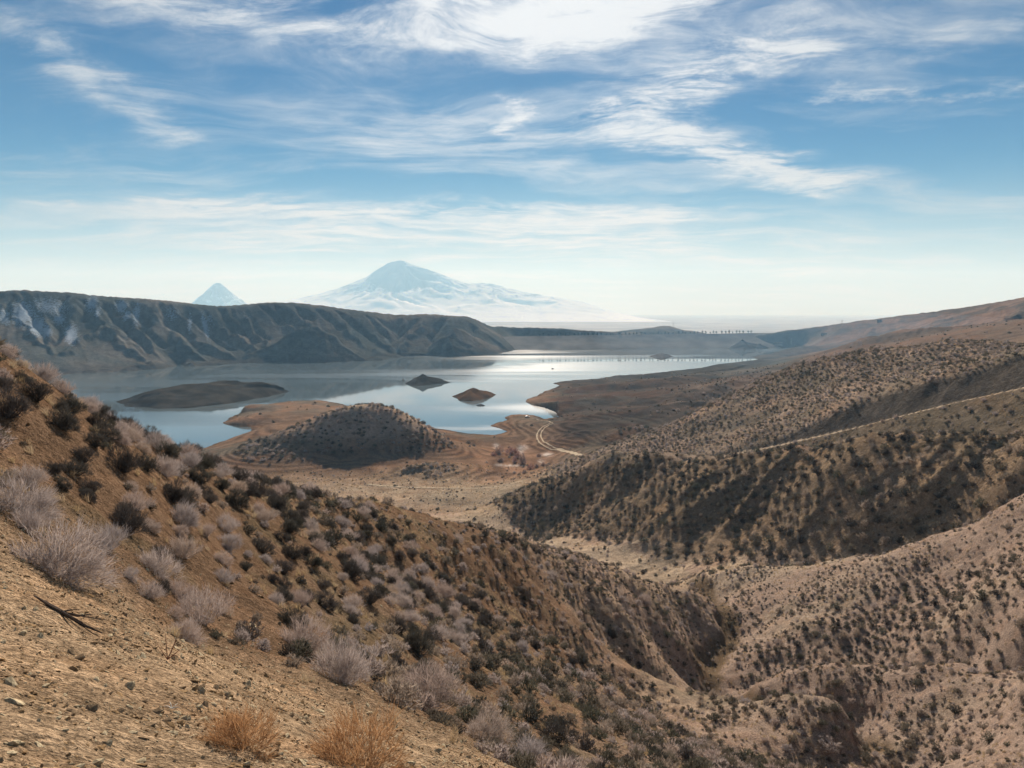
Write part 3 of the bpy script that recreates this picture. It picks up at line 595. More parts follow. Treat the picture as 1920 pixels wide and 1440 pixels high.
def snow_haze_a(dx, z, T):
    top = sstep(z, 940, 1050) * sstep(dx, -90, 180)
    dark = np.exp(-((dx - 190) / 500.0) ** 2) * sstep(z, 360, 670) * 0.62 + np.exp(-((dx + 150) / 385.0) ** 2) * sstep(z, 510, 760) * 0.35
    return 0.52 + 0.16 * (1 - sstep(z, 150, 500)) - dark + 0.9 * top * (np.abs(T) < 0.12)  # extra white low down is painted haze, so the base dissolves into the horizon
volcano('mountain', SIL_A, 18000, 3800, 5, snow_haze_a, 'broad snow-streaked volcano fading into haze beyond the lake')
SIL_B = [(340,582),(358,566),(374,554),(384,546),(392,538),(399,532.5),(406,530),(413,530.5),(420,534),(430,543),(446,554),(464,566),(485,582)]
volcano('mountain', SIL_B, 19500, 2000, 9, lambda dx, z, T: 0.34 + 0.2 * sstep(np.abs(dx), 140, 680), 'small pointed volcano left of the big one')

# ------------------------------------------------------------------ haze
hx0, hx1, hy0, hy1, hz0, hz1 = -20900, 20900, -3000, 26400, -200.0, 1290
hv = [(x, y, z) for z in (hz0, hz1) for y in (hy0, hy1) for x in (hx0, hx1)]
m, t, out = new_mat('haze_air'); pvn = t.add('ShaderNodeVolumePrincipled'); pvn.inputs['Density'].default_value = 0.000082
pvn.inputs['Color'].default_value = (0.36, 0.68, 1.0, 1); pvn.inputs['Absorption Color'].default_value = (1, 1, 1, 1); pvn.inputs['Anisotropy'].default_value = 0.1; t.link(pvn.outputs[0], out.inputs['Volume'])
HAZE = sheet('haze', hv, [(0, 2, 3, 1), (4, 5, 7, 6), (0, 1, 5, 4), (1, 3, 7, 5), (3, 2, 6, 7), (2, 0, 4, 6)], m, 'stuff', 'pale blue haze over the whole landscape')
# ------------------------------------------------------------------ plants: meshes
def ribbon_mesh(name, twigs, mat):
    """twigs: list of (points[n,3], width) -> flat tapering ribbons"""
    V = []; F = []; R = []
    rng = np.random.RandomState(len(twigs))
    for pts, w in twigs:
        pts = np.asarray(pts); n = len(pts); d = pts[-1] - pts[0]; q = rng.randn(3); s = np.cross(d, q); s /= (np.linalg.norm(s) + 1e-9); b = len(V); rv = rng.rand()
        for k in range(n - 1):
            ww = w * (1 - 0.75 * k / (n - 1)); V += [pts[k] - s * ww / 2, pts[k] + s * ww / 2]; R += [rv, rv]
        V.append(pts[-1]); R.append(rv)
        for k in range(n - 2): F.append((b + 2 * k, b + 2 * k + 1, b + 2 * k + 3, b + 2 * k + 2))
        F.append((b + 2 * (n - 2), b + 2 * (n - 2) + 1, b + 2 * (n - 1)))
    me = bpy.data.meshes.new(name); me.from_pydata([tuple(map(float, v)) for v in V], [], F); me.update()
    a = me.attributes.new('tw', 'FLOAT', 'POINT'); a.data.foreach_set('value', np.array(R, np.float32)); me.materials.append(mat); return me
def shrub_twigs(seed, nspray, ntw, height=0.62, width=0.5, tw=0.012, seg=3, tl=(0.09, 0.19), core=0.45):
    """dwarf cushion shrub about 1 unit wide: stems fan from the root and end in sprays of twigs all round an uneven dome"""
    rng = np.random.RandomState(seed); T = []
    doms = [(0.0, 0.0, 0.72, 1.0)] + [(0.30 * math.cos(a), 0.30 * math.sin(a), rng.uniform(0.38, 0.62), rng.uniform(0.5, 1.0)) for a in rng.uniform(0, 2 * PI, 4)]
    for i in range(nspray):
        ox, oy, rad, hh = doms[0] if rng.rand() < 0.4 else doms[1 + rng.randint(4)]
        th = rng.uniform(0, 2 * PI); cz = rng.uniform(-0.05, 1.0); sz_ = math.sqrt(max(0, 1 - cz * cz)); n = np.array([sz_ * math.cos(th), sz_ * math.sin(th), cz])
        g = rng.uniform(core, 1.0) ** 0.6 * (1.0 + 0.16 * math.sin(3 * th + seed) * sz_)
        p = np.array([ox * width * 2 * 0.8 + n[0] * width * rad * g, oy * width * 2 * 0.8 + n[1] * width * rad * g, max(n[2], 0.03) * height * 1.05 * (0.35 + 0.65 * rad) * hh * g])
        n = n + np.array([ox, oy, 0]) * 1.2; n /= np.linalg.norm(n)
        root = np.array([rng.uniform(-.1, .1), rng.uniform(-.1, .1), -0.06])
        if i % 7 == 0 and seg == 3: T.append(([root, root * .45 + p * .55 + np.array([0, 0, -0.05]), p], tw * 3.2))
        elif i % 3 == 0: T.append(([root, root * .4 + p * .6 + np.array([0, 0, -0.04]), p], tw * 1.5) if seg == 3 else ([root, p], tw * 1.4))
        for k in range(ntw):
            d = n * 0.8 + rng.randn(3) * 0.42 + np.array([0, 0, 0.45]); d /= np.linalg.norm(d); l = rng.uniform(*tl); q = p + rng.randn(3) * 0.022
            if seg == 3: T.append(([q, q + d * l * 0.55 + rng.randn(3) * 0.01, q + d * l], tw))
            else: T.append(([q, q + d * l], tw))
    return T
def tuft_twigs(seed, n, height=1.0, spread=0.35, tw=0.012, droop=0.25):
    rng = np.random.RandomState(seed); T = []
    for i in range(n):
        th = rng.uniform(0, 2 * PI); s = abs(rng.randn()) * spread; h = height * rng.uniform(0.5, 1.05)
        root = np.array([rng.uniform(-.14, .14), rng.uniform(-.14, .14), -0.04]); mid = root + np.array([math.cos(th) * s * 0.4, math.sin(th) * s * 0.4, h * 0.6]); tip = root + np.array([math.cos(th) * s, math.sin(th) * s, h * (1 - droop * rng.rand() * s / spread * 0.5)])
        T.append(([root, mid, tip], tw))
    return T
def plant_mat(name, stops, transl=0.35, inst=True):
    m, t, out = new_mat(name); oi = t.add('ShaderNodeObjectInfo'); tw = t.add('ShaderNodeAttribute', attribute_name='tw')
    c = t.ramp(oi.outputs['Random'], stops); f = t.math('MULTIPLY_ADD', tw.outputs['Fac'], 0.7, 0.65)
    c = t.vmath('SCALE', c, scale=f); d = t.add('ShaderNodeBsdfDiffuse'); tr = t.add('ShaderNodeBsdfTranslucent'); mx = t.add('ShaderNodeMixShader'); mx.inputs[0].default_value = transl
    t.link(c, d.inputs[0]); t.link(c, tr.inputs[0]); t.link(d.outputs[0], mx.inputs[1]); t.link(tr.outputs[0], mx.inputs[2]); t.link(mx.outputs[0], out.inputs[0]); return m
M_pale = plant_mat('pale_mauve_twigs', [(0.0, (0.38, 0.30, 0.26)), (0.35, (0.44, 0.37, 0.335)), (0.7, (0.35, 0.31, 0.30)), (1.0, (0.42, 0.33, 0.265))])
M_dark = plant_mat('dark_sage_twigs', [(0.0, (0.062, 0.057, 0.052)), (0.4, (0.10, 0.088, 0.082)), (0.75, (0.075, 0.075, 0.062)), (1.0, (0.135, 0.113, 0.102))], 0.25)
M_scrub = plant_mat('scrub_twigs', [(0.0, (0.085, 0.08, 0.06)), (0.25, (0.17, 0.145, 0.115)), (0.5, (0.11, 0.11, 0.08)), (0.7, (0.28, 0.23, 0.185)), (1.0, (0.40, 0.33, 0.27))], 0.28)
M_straw = plant_mat('dry_grass', [(0.0, (0.48, 0.36, 0.20)), (0.5, (0.40, 0.29, 0.18)), (1.0, (0.52, 0.42, 0.28))], 0.4)
M_orange = plant_mat('orange_stems', [(0.0, (0.42, 0.25, 0.13)), (1.0, (0.38, 0.21, 0.10))], 0.4)
M_willow = plant_mat('bare_willow_twigs', [(0.0, (0.34, 0.20, 0.17)), (0.5, (0.24, 0.18, 0.16)), (1.0, (0.36, 0.25, 0.20))], 0.3)

SHRUB_PALE = [ribbon_mesh('pale_shrub', shrub_twigs(10 + k, 330, 9, 0.60, 0.52, 0.0052, 3, (0.09, 0.22)), M_pale) for k in range(5)]
SHRUB_DARK = [ribbon_mesh('dark_shrub', shrub_twigs(30 + k, 320, 9, 0.62, 0.50, 0.0085, 3, (0.07, 0.17)), M_dark) for k in range(5)]
SCRUB = [ribbon_mesh('scrub_tuft', shrub_twigs(50 + k, 120, 5, 0.60, 0.50, 0.034, 2, (0.08, 0.18)), M_scrub if k < 5 else (M_dark if k < 6 else M_pale)) for k in range(8)]
GRASS = [ribbon_mesh('grass_tuft', tuft_twigs(70 + k, 40, 0.6, 0.35, 0.018), M_straw) for k in range(4)]

def slope_at(x, y, e=0.6):
    return (height(x + e, y) - height(x - e, y)) / (2 * e), (height(x, y + e) - height(x, y - e)) / (2 * e)
def visible(x, y, z, lift=0.3):
    a, l = np.arctan2(x - OX, y - OY), np.hypot(x - OX, y - OY)
    i = np.clip(np.searchsorted(AZ, a), 0, NA - 1); j = np.clip(np.searchsorted(RR, l) - 3, 0, NR - 1)
    return (z + lift - CAMZ) / np.hypot(x, y) > horizon[i, j]
# ------------------------------------------------------------------ plants: where they grow
rng = np.random.RandomState(7)
def candidates(r0, r1, dens, seed, a0=-38, a1=38):
    rg = np.random.RandomState(seed); area = math.radians(a1 - a0) / 2 * (r1 ** 2 - r0 ** 2); n = int(area * dens)
    r = np.sqrt(rg.rand(n) * (r1 ** 2 - r0 ** 2) + r0 ** 2); a = np.radians(rg.uniform(a0, a1, n))
    return r * np.sin(a), r * np.cos(a)
def thin(x, y, w, mind):                         # keep plants from growing into one another
    order = np.argsort(-w); grid = {}; keep = []
    for k in order:
        c = mind[k]; gx, gy = int(x[k] // 3), int(y[k] // 3); ok = True
        m = int(c // 3) + 1
        for ix in range(gx - m, gx + m + 1):
            for iy in range(gy - m, gy + m + 1):
                for q in grid.get((ix, iy), ()):
                    if (x[q] - x[k]) ** 2 + (y[q] - y[k]) ** 2 < (0.5 * (c + mind[q])) ** 2: ok = False; break
                if not ok: break
            if not ok: break
        if ok: grid.setdefault((gx, gy), []).append(k); keep.append(k)
    return np.array(keep, int)
sx, sy, ss = [], [], []                           # scrub: x, y, width
# near hillside
x, y = candidates(10.5, 60, 5.5, 1); px, py = project(np.stack([x, y, height(x, y)], -1)); cl_ = fbm(x / 5, y / 5, 3, 301)
r = np.hypot(x, y); keep = rng.rand(len(x)) < np.clip(0.72 + 0.6 * cl_, 0.1, 1.0)
w = np.clip(np.exp(rng.randn(len(x)) * 0.42) * 0.50, 0.18, 0.95) * (1 + 0.006 * r) * (0.82 + 0.18 * sstep(r, 22, 34))
shoulder = (r < 12.3) & (px < 900); keep &= ~shoulder
x, y, w = x[keep], y[keep], w[keep]; k = thin(x, y, w, w * 0.88); sx.append(x[k]); sy.append(y[k]); ss.append(w[k])
# valley and folds
x, y = candidates(58, 190, 5.0, 2); z = height(x, y); px, py = project(np.stack([x, y, z], -1)); cl_ = fbm(x / 16, y / 16, 3, 311); gx_, gy_ = slope_at(x, y, 1.5)
r = np.hypot(x, y); floor = np.exp(-((px - 1345) / 55) ** 2) * (r > 108); face = np.clip(gy_ * 1.6, -0.2, 0.5)
p = np.clip(0.5 + 0.8 * cl_ + face + 0.5 * fbm(x / 5, y / 5, 2, 315), 0.03, 1) * (1 - 0.9 * floor) * (1 - 0.9 * sstep(h2frac(px, r), -0.35, -0.1)); keep = rng.rand(len(x)) < p
thick = np.exp(-((px - 1770) / 190) ** 2 - ((r - 117) / 15) ** 2) + 0.8 * np.exp(-((px - 1530) / 70) ** 2 - ((r - 121) / 7) ** 2); p = np.clip(p + 0.5 * thick, 0, 1); keep = rng.rand(len(x)) < p; w = np.clip(np.exp(rng.randn(len(x)) * 0.45) * (0.52 + 0.55 * thick), 0.22, 2.1) * (0.8 + 0.6 * np.clip(face + cl_ * 0.5, 0, 0.7)); x, y, w = x[keep], y[keep], w[keep]
k = thin(x, y, w, w * 0.95); sx.append(x[k]); sy.append(y[k]); ss.append(w[k])
# middle and long hills
x, y = candidates(165, 460, 0.75, 3); z = height(x, y); px, py = project(np.stack([x, y, z], -1)); cl_ = fbm(x / 30, y / 30, 3, 321); r = np.hypot(x, y)
rd = bil(np.abs(np.clip(RD, -200, 200)), x, y); ct = bil(CUT.astype(float) + BENCH, x, y); fl = bil(FILL.astype(float), x, y)
bl = bil(BELOW, x, y); fl = np.maximum(fl, bl); hi = sstep(z, 11, 17); p = np.clip(0.7 + 0.75 * cl_, 0.06, 1) * hi * (1 - np.clip(ct, 0, 1)) * (1 - 0.9 * np.clip(fl, 0, 1)) + 0.06
hf0 = h2frac(px, r); p *= np.where(ct > 0.2, 0, 1) * np.where((hf0 > 0.93) & (hf0 < 1.12), 0.35, 1) * np.where((hf0 < 0.03), 0.12, 1); keep = rng.rand(len(x)) < p
hf = h2frac(px, r); onh2 = (hf > 0.0) & (hf < 0.95); w = np.clip(np.exp(rng.randn(len(x)) * 0.36) * 1.7, 0.5, 3.2) * (0.75 + 0.25 * hi) * np.where(onh2, 1.05, 0.68); x, y, w = x[keep], y[keep], w[keep]; k = thin(x, y, w, w * 0.9); sx.append(x[k]); sy.append(y[k]); ss.append(w[k])
# mounds by the lake and the bank beyond the long hill
x, y = candidates(410, 1150, 0.11, 4, -20, 34); z = height(x, y); px, py = project(np.stack([x, y, z], -1)); r = np.hypot(x, y); cl_ = fbm(x / 40, y / 40, 3, 331)
mound = ((px < 900) & (z > 10 + 3 * cl_)) | ((px > 1150) & (z > 15 + 6 * cl_)) | ((px > 730) & (px < 945) & (r < 460) & (z > 8 + cl_)); p = np.where(mound, np.where(r < 600, 1.0, 0.10), 0.012) * (z > 1.5) * np.where((r > 640) & (px > 1450), 0.12, 1); keep = rng.rand(len(x)) < p
w = np.clip(np.exp(rng.randn(len(x)) * 0.3) * 2.3, 1.2, 4.2); x, y, w = x[keep], y[keep], w[keep]; k = thin(x, y, w, w * 0.85); sx.append(x[k]); sy.append(y[k]); ss.append(w[k])
sx, sy, ss = map(np.concatenate, (sx, sy, ss)); sz = height(sx, sy)

def scatter(name, x, y, z, scl, idx, protos, mat_tilt, label, seed=0, flat=None):
    """one object of countless alike small pieces: geometry-node instances of a few modelled prototypes on points on the ground"""
    rg = np.random.RandomState(seed); n = len(x); gx, gy = slope_at(x, y, 0.8)
    rot = np.stack([np.arctan(gy) * mat_tilt, -np.arctan(gx) * mat_tilt, rg.uniform(0, 2 * PI, n)], -1)
    if flat is not None: rot[:, :2] += rg.randn(n, 2) * flat
    me = bpy.data.meshes.new(name); me.vertices.add(n); me.vertices.foreach_set('co', np.stack([x, y, z], -1).astype(np.float32).ravel())
    for nm, ty, v in (('scl', 'FLOAT_VECTOR', scl), ('rot', 'FLOAT_VECTOR', rot), ('idx', 'INT', idx)):
        a = me.attributes.new(nm, ty, 'POINT'); a.data.foreach_set('vector' if ty == 'FLOAT_VECTOR' else 'value', np.asarray(v, np.float32 if ty != 'INT' else np.int32).ravel())
    o = bpy.data.objects.new(name, me); scene.collection.objects.link(o)
    col = bpy.data.collections.new(name + '_pieces')
    for k, pm in enumerate(protos): col.objects.link(bpy.data.objects.new('%s_piece_%02d' % (name, k), pm))
    ng = bpy.data.node_groups.new(name, 'GeometryNodeTree'); ng.is_modifier = True
    ng.interface.new_socket('Geometry', in_out='INPUT', socket_type='NodeSocketGeometry'); ng.interface.new_socket('Geometry', in_out='OUTPUT', socket_type='NodeSocketGeometry')
    gi = ng.nodes.new('NodeGroupInput'); go = ng.nodes.new('NodeGroupOutput'); ip = ng.nodes.new('GeometryNodeInstanceOnPoints'); ci = ng.nodes.new('GeometryNodeCollectionInfo')
    ci.inputs[0].default_value = col; ci.inputs['Separate Children'].default_value = True; ci.inputs['Reset Children'].default_value = True
    def named(nm, ty):
        q = ng.nodes.new('GeometryNodeInputNamedAttribute'); q.data_type = ty; q.inputs[0].default_value = nm; return q.outputs[0]
    e2r = ng.nodes.new('FunctionNodeEulerToRotation'); L = ng.links.new
    L(named('rot', 'FLOAT_VECTOR'), e2r.inputs[0]); L(gi.outputs[0], ip.inputs['Points']); L(ci.outputs[0], ip.inputs['Instance']); ip.inputs['Pick Instance'].default_value = True
    L(named('idx', 'INT'), ip.inputs['Instance Index']); L(e2r.outputs[0], ip.inputs['Rotation']); L(named('scl', 'FLOAT_VECTOR'), ip.inputs['Scale']); L(ip.outputs[0], go.inputs[0])
    md = o.modifiers.new('scatter', 'NODES'); md.node_group = ng; o['kind'] = 'stuff'; o['label'] = label; return o

# the 300 shrubs that show largest are things of their own; hand-placed ones first
PLACED = [  # px, py of the root, width in px, pale?, label
    (110,1075,185,1,'widest shrub of the picture, bushy and mauve-grey, at the left above the gravel'),(375,1165,120,1,'mauve shrub with dark hollow side, right of the thin upright twigs'),(345,1200,75,1,'thin upright twiggy shrub alone at the edge of the gravel shoulder'),
    (635,1275,125,1,'wispy pale shrub on the gravel edge above the orange tumbleweed'),(800,1320,150,1,'big pale two-lobed shrub beyond the gravel edge at bottom centre'),(570,1215,110,1,'pale feathery shrub on the gravel edge, left of the wispy one'),
    (225,880,75,0,'dark round shrub in the middle of the upper left slope'),(175,835,50,0,'small black shrub high on the left slope, left of the dark round one'),(345,945,55,0,'dark egg-shaped shrub below the crest at left'),(12,780,80,0,'dark mauve shrub cut by the left edge below the crest'),
    (490,1035,60,0,'dark round shrub in the bare rust patch at left centre'),(585,1060,45,0,'small black shrub at the right of the bare rust patch'),(530,1075,50,0,'dark shrub pair just below the bare rust patch'),(780,1225,75,0,'black shrub casting a long shadow above the pale feathery row'),
    (690,1130,60,0,'dark mauve shrub on the open rust slope above the black one'),(300,1080,95,1,'low mauve-grey shrub clump beside the widest shrub'),(110,800,60,0,'dark shrub at the left just below the crest'),(1040,1390,80,0,'dark upright shrub at the bottom centre'),
    (910,1385,110,1,'pale fan-shaped shrub spilling over the gravel edge at the bottom'),(830,1120,55,1,'pale shrub on the spur crest at the picture centre'),(620,1020,60,0,'dark mauve shrub under the crest at centre left'),(40,960,110,1,'shaggy mauve shrub at the left edge above the widest shrub'),
    (990,1425,90,1,'pale low shrub at the very bottom right of the gravel edge'),(540,1000,45,0,'small dark shrub between crest and bare rust patch')]
nset = []
for px, py, wpx, pale, lab in PLACED:
    p, r = hit(px, py, 8.0); nset.append((p[0], p[1], p[2], wpx / FPX * r, pale, lab))
px0 = np.array([n[0] for n in nset]); py0 = np.array([n[1] for n in nset]); pw0 = np.array([n[3] for n in nset])
far_from = np.ones(len(sx), bool)
for a, b, w_ in zip(px0, py0, pw0): far_from &= np.hypot(sx - a, sy - b) > 0.42 * (w_ + ss)
sx, sy, sz, ss = sx[far_from], sy[far_from], sz[far_from], ss[far_from]
spx, spy = project(np.stack([sx, sy, sz], -1)); srr = np.hypot(sx, sy); size_px = ss / srr * FPX
seen = visible(sx, sy, sz) & (spx > 5) & (spx < 1915) & (spy < 1435)
order = np.argsort(-np.where(seen, size_px, 0))[:300 - len(nset)]
single = np.zeros(len(sx), bool); single[order] = True
def link(o): scene.collection.objects.link(o); return o
def add_shrub(x, y, z, w, pale, label, group, k):
    me = (SHRUB_PALE if pale else SHRUB_DARK)[k % 5]; o = link(bpy.data.objects.new('shrub', me)); gx, gy = slope_at(np.array([x]), np.array([y]), 0.5)
    o.location = (x, y, z - 0.02); o.scale = (w, w * (0.85 + 0.3 * ((k * 37) % 10) / 10), w * (0.85 + 0.35 * ((k * 53) % 10) / 10)); o.rotation_euler = (float(np.arctan(gy[0])) * 0.5, -float(np.arctan(gx[0])) * 0.5, (k * 2.399) % (2 * PI))
    o['label'] = label; o['category'] = 'shrub'; o['group'] = group; return o
for k, (x, y, z, w, pale, lab) in enumerate(nset): add_shrub(x, y, z, w, pale, lab, 'large shrubs on the near hillside', k)
ORD = ['first', 'second', 'third', 'fourth', 'fifth', 'sixth', 'seventh', 'eighth', 'ninth', 'tenth', 'eleventh', 'twelfth', 'thirteenth', 'fourteenth', 'fifteenth', 'sixteenth', 'seventeenth', 'eighteenth', 'nineteenth', 'twentieth']
def ordinal(i):
    if i < 20: return ORD[i]
    t_ = ['', '', 'twenty', 'thirty', 'forty', 'fifty', 'sixty', 'seventy', 'eighty', 'ninety'][((i + 1) // 10) % 10]; u = (i + 1) % 10
    return (t_[:-1] + 'ieth') if u == 0 and t_ else (t_ + '-' + ORD[u - 1])
# distance bands up the slope, counted from the left in each
cells = {}
for k in np.nonzero(single)[0]:
    r = srr[k]; pale = (fbm(sx[k] / 4 + 9, sy[k] / 4, 2, 401) + 0.25 * math.sin(k * 12.9898) > -0.02) if r < 26 else (math.sin(k * 78.233) > 0.35)
    if spx[k] > 1340: place = 'on the folds right of the dry gully'
    elif r < 15: place = 'in the row along the gravel edge'
    elif r < 18: place = 'in the strip just above the gravel edge'
    elif r < 22: place = 'on the lower rust slope'
    elif r < 27: place = 'halfway up the rust slope'
    elif r < 34: place = 'on the upper rust slope'
    elif r < 45: place = 'near the hillside crest'
    else: place = 'on the far spurs of the near hillside'
    cells.setdefault((place, bool(pale)), []).append(k)
cnt = 50
for (place, pale), ks in cells.items():
    ks.sort(key=lambda k: spx[k])
    for n_, k in enumerate(ks):
        add_shrub(sx[k], sy[k], sz[k], ss[k] * 0.98, pale, '%s shrub %s, %s from the left' % ('pale mauve-grey' if pale else 'dark sage', place, ordinal(n_)), 'shrubs ' + place, cnt); cnt += 1
rest = ~single
idx = rng.randint(0, 8, rest.sum()); nn = rest.sum()
hfr = h2frac(spx[rest], srr[rest]); dk = (hfr > 0.0) & (hfr < 0.95) & (srr[rest] > 160) & (srr[rest] < 360); idx = np.where(dk, np.array([5, 0, 2, 5, 0])[rng.randint(0, 5, nn)], idx)
tk = np.exp(-((spx[rest] - 1770) / 190) ** 2 - ((srr[rest] - 117) / 15) ** 2) + np.exp(-((spx[rest] - 1530) / 70) ** 2 - ((srr[rest] - 121) / 7) ** 2) > 0.4; idx = np.where(tk, np.array([5, 0, 2])[rng.randint(0, 3, nn)], idx)
h3 = (hfr >= 0.95) & (srr[rest] > 200) & (srr[rest] < 470); idx = np.where(h3, np.array([1, 3, 4, 6, 7, 2])[rng.randint(0, 6, nn)], idx)
scl = np.stack([ss[rest], ss[rest] * rng.uniform(0.8, 1.2, nn), ss[rest] * rng.uniform(0.75, 1.15, nn)], -1)
scatter('scrub', sx[rest], sy[rest], sz[rest], scl, idx, SCRUB, 0.45, 'countless small round shrubs dotting the hills', 3)
print('shrubs', len(sx), 'rest', nn)
# dry grass between the shrubs
x, y = candidates(10, 70, 4.5, 11); r = np.hypot(x, y); cl_ = fbm(x / 3, y / 3, 3, 341); keep = rng.rand(len(x)) < np.clip(0.3 + 0.7 * cl_, 0.02, 0.9) * np.where(r < 13, 0.3, 1); x, y = x[keep], y[keep]
for r0_, r1_, dn_, sc_ in ((60, 190, 1.1, 5), (190, 460, 0.33, 14)):
    x2, y2 = candidates(r0_, r1_, dn_, 12 + sc_); z2 = height(x2, y2); keep = (rng.rand(len(x2)) < np.clip(0.5 + 0.7 * fbm(x2 / sc_, y2 / sc_, 3, 351), 0.05, 0.95)) & (bil(CUT.astype(float) + BENCH, x2, y2) < 0.3) & (z2 > 5)
    x, y = np.r_[x, x2[keep]], np.r_[y, y2[keep]]
n = len(x); s_ = rng.uniform(0.18, 0.42, n) * (1 + 0.0062 * np.hypot(x, y))
scatter('dry_grass', x, y, height(x, y), np.stack([s_, s_, s_], -1), rng.randint(0, 4, n), GRASS, 0.2, 'thin straw-coloured grass tufts between the shrubs', 5)
# ------------------------------------------------------------------ helpers for modelled things
def tag(o, label, cat, group=None):
    o['label'] = label; o['category'] = cat
    if group: o['group'] = group
    return o
def mesh_obj(name, V, F, mat, parent=None, smooth=False):
    me = bpy.data.meshes.new(name); me.from_pydata([tuple(map(float, v)) for v in V], [], [tuple(map(int, f)) for f in F]); me.update(); me.materials.append(mat)
    if smooth: me.polygons.foreach_set('use_smooth', np.ones(len(me.polygons), bool))
    o = link(bpy.data.objects.new(name, me))
    if parent: o.parent = parent
    return o
def empty(name, loc, rz=0.0):
    o = link(bpy.data.objects.new(name, None)); o.location = [float(c) for c in loc]; o.rotation_euler = (0, 0, rz); return o
def box(x0, x1, y0, y1, z0, z1):
    V = [(x, y, z) for z in (z0, z1) for y in (y0, y1) for x in (x0, x1)]
    return V, [(0, 2, 3, 1), (4, 5, 7, 6), (0, 1, 5, 4), (1, 3, 7, 5), (3, 2, 6, 7), (2, 0, 4, 6)]
def join(parts):
    V, F = [], []
    for v, f in parts: b = len(V); V += list(v); F += [tuple(i + b for i in q) for q in f]
    return V, F
def tube(pts, rads, n=6):
    V, F = [], []; pts = [np.asarray(p, float) for p in pts]
    for k, p in enumerate(pts):
        d = pts[min(k + 1, len(pts) - 1)] - pts[max(k - 1, 0)]; d /= np.linalg.norm(d) + 1e-9; a = np.cross(d, (0.3, 0.2, 1.0) if abs(d[2]) < 0.9 else (1.0, 0, 0)); a /= np.linalg.norm(a); b = np.cross(d, a)
        for i in range(n): th = 2 * PI * i / n; V.append(p + rads[k] * (a * math.cos(th) + b * math.sin(th)))
    for k in range(len(pts) - 1):
        for i in range(n): j = (i + 1) % n; F.append((k * n + i, k * n + j, (k + 1) * n + j, (k + 1) * n + i))
    F.append(tuple(range(n))[::-1]); F.append(tuple(range((len(pts) - 1) * n, len(pts) * n))); return V, F
def rock_mesh(name, seed, flat, mat, sub=2):
    bm = bmesh.new(); bmesh.ops.create_icosphere(bm, subdivisions=sub, radius=0.5); rg = np.random.RandomState(seed); n = [rg.randn(3) for _ in range(9)]; off = rg.uniform(0.28, 0.46, 9)
    for v in bm.verts:
        c = np.array(v.co)
        for k in range(9):
            q = n[k] / np.linalg.norm(n[k]); d = c @ q
            if d > off[k]: c = c - q * (d - off[k])
        v.co = Vector((c[0], c[1] * 0.8, c[2] * flat))
    me = bpy.data.meshes.new(name); bm.to_mesh(me); bm.free(); me.materials.append(mat); return me

# ------------------------------------------------------------------ islands
M_isl = simple_mat('island_clay', (0.048, 0.042, 0.034), 0.95, 0.4, 0.05); M_isl_red = simple_mat('island_red_clay', (0.105, 0.06, 0.032), 0.95, 0.3, 0.05); M_rock_dark = simple_mat('dark_shore_rock', (0.12, 0.11, 0.10), 0.9, 0.4, 0.4)
def island(outline, axis, H, mat, label, seed, p=1.5, name='island'):
    B = [atz(*q)[:2] for q in outline]; P = []
    for a, b in zip(B, B[1:] + B[:1]):
        for k in range(8): P.append(a + (b - a) * k / 8)
    P = np.array(P); n = len(P); A0, A1 = atz(*axis[0])[:2], atz(*axis[1])[:2]; d = A1 - A0; t = np.clip(((P - A0) @ d) / (d @ d), 0, 1); C = A0 + t[:, None] * d; nr = 16; V, F = [], []
    h_ax = H * (0.72 + 0.28 * np.sin(PI * np.clip(t, 0.02, 0.98)))
    for k in range(nr + 1):
        s = k / nr; q = P * (1 - s) + C * s; nz = fbm(q[:, 0] / 18, q[:, 1] / 18, 4, seed); q = q + (np.stack([nz, fbm(q[:, 0] / 18, q[:, 1] / 18, 3, seed + 5)], -1) * H * 0.22)
        z = -1.0 + (h_ax + 1.0) * (1 - (1 - s) ** p) * (1 + 0.12 * nz * s); z = z + 0.12 * np.sin(z * 5.2) * (H > 6)
        V += [(q[i, 0], q[i, 1], z[i]) for i in range(n)]
    for k in range(nr):
        for i in range(n): j = (i + 1) % n; F.append((k * n + i, k * n + j, (k + 1) * n + j, (k + 1) * n + i))
    o = mesh_obj(name, V, F, mat, smooth=True); o['kind'] = 'structure'; o['label'] = label; return o
island([(214,754),(232,762),(300,768),(370,765),(440,756),(500,744),(548,734),(520,731),(450,733),(370,738),(300,742),(240,747)], ((300,750),(490,736)), 16.5, M_isl, 'long low clay island at the left of the lake', 3, 1.35)
island([(757,719),(772,724),(800,723),(851,717),(820,714),(780,715)], ((786,718),(800,717.5)), 12.5, M_isl, 'pointed dark island in the middle of the lake', 8, 1.15)
island([(847,743),(860,751),(885,753),(910,749),(933,740),(905,738),(870,739)], ((880,745),(900,743)), 10.5, M_isl_red, 'red-brown island nearer the middle of the lake', 13, 1.35)
island([(890,760.5),(900,762),(912,761),(905,759),(895,759)], ((897,760.5),(906,760.5)), 1.6, M_rock_dark, 'tiny flat islet in front of the red-brown island', 18)
island([(1215,668.5),(1228,670.5),(1245,671.5),(1265,668.5),(1250,666),(1230,666)], ((1232,668.5),(1248,668.5)), 7.0, M_rock_dark, 'small dark island near the dam', 22, 1.3)
island([(1366,654),(1400,656),(1442,653),(1425,650.5),(1390,650.5)], ((1386,652.5),(1396,652.5)), 21, M_isl, 'dark hill at the waterline before the right end of the dam', 27, 1.2)
island([(1405,654),(1425,655),(1444,653),(1425,651)], ((1418,653),(1430,653)), 11, M_isl, 'low hump right of the dark waterline hill', 29, 1.3)
island([(1032,692),(1036,692.6),(1040,692),(1036,691.2)], ((1035,691.8),(1037,691.8)), 1.5, M_rock_dark, 'lone rock far out on the open lake', 33)
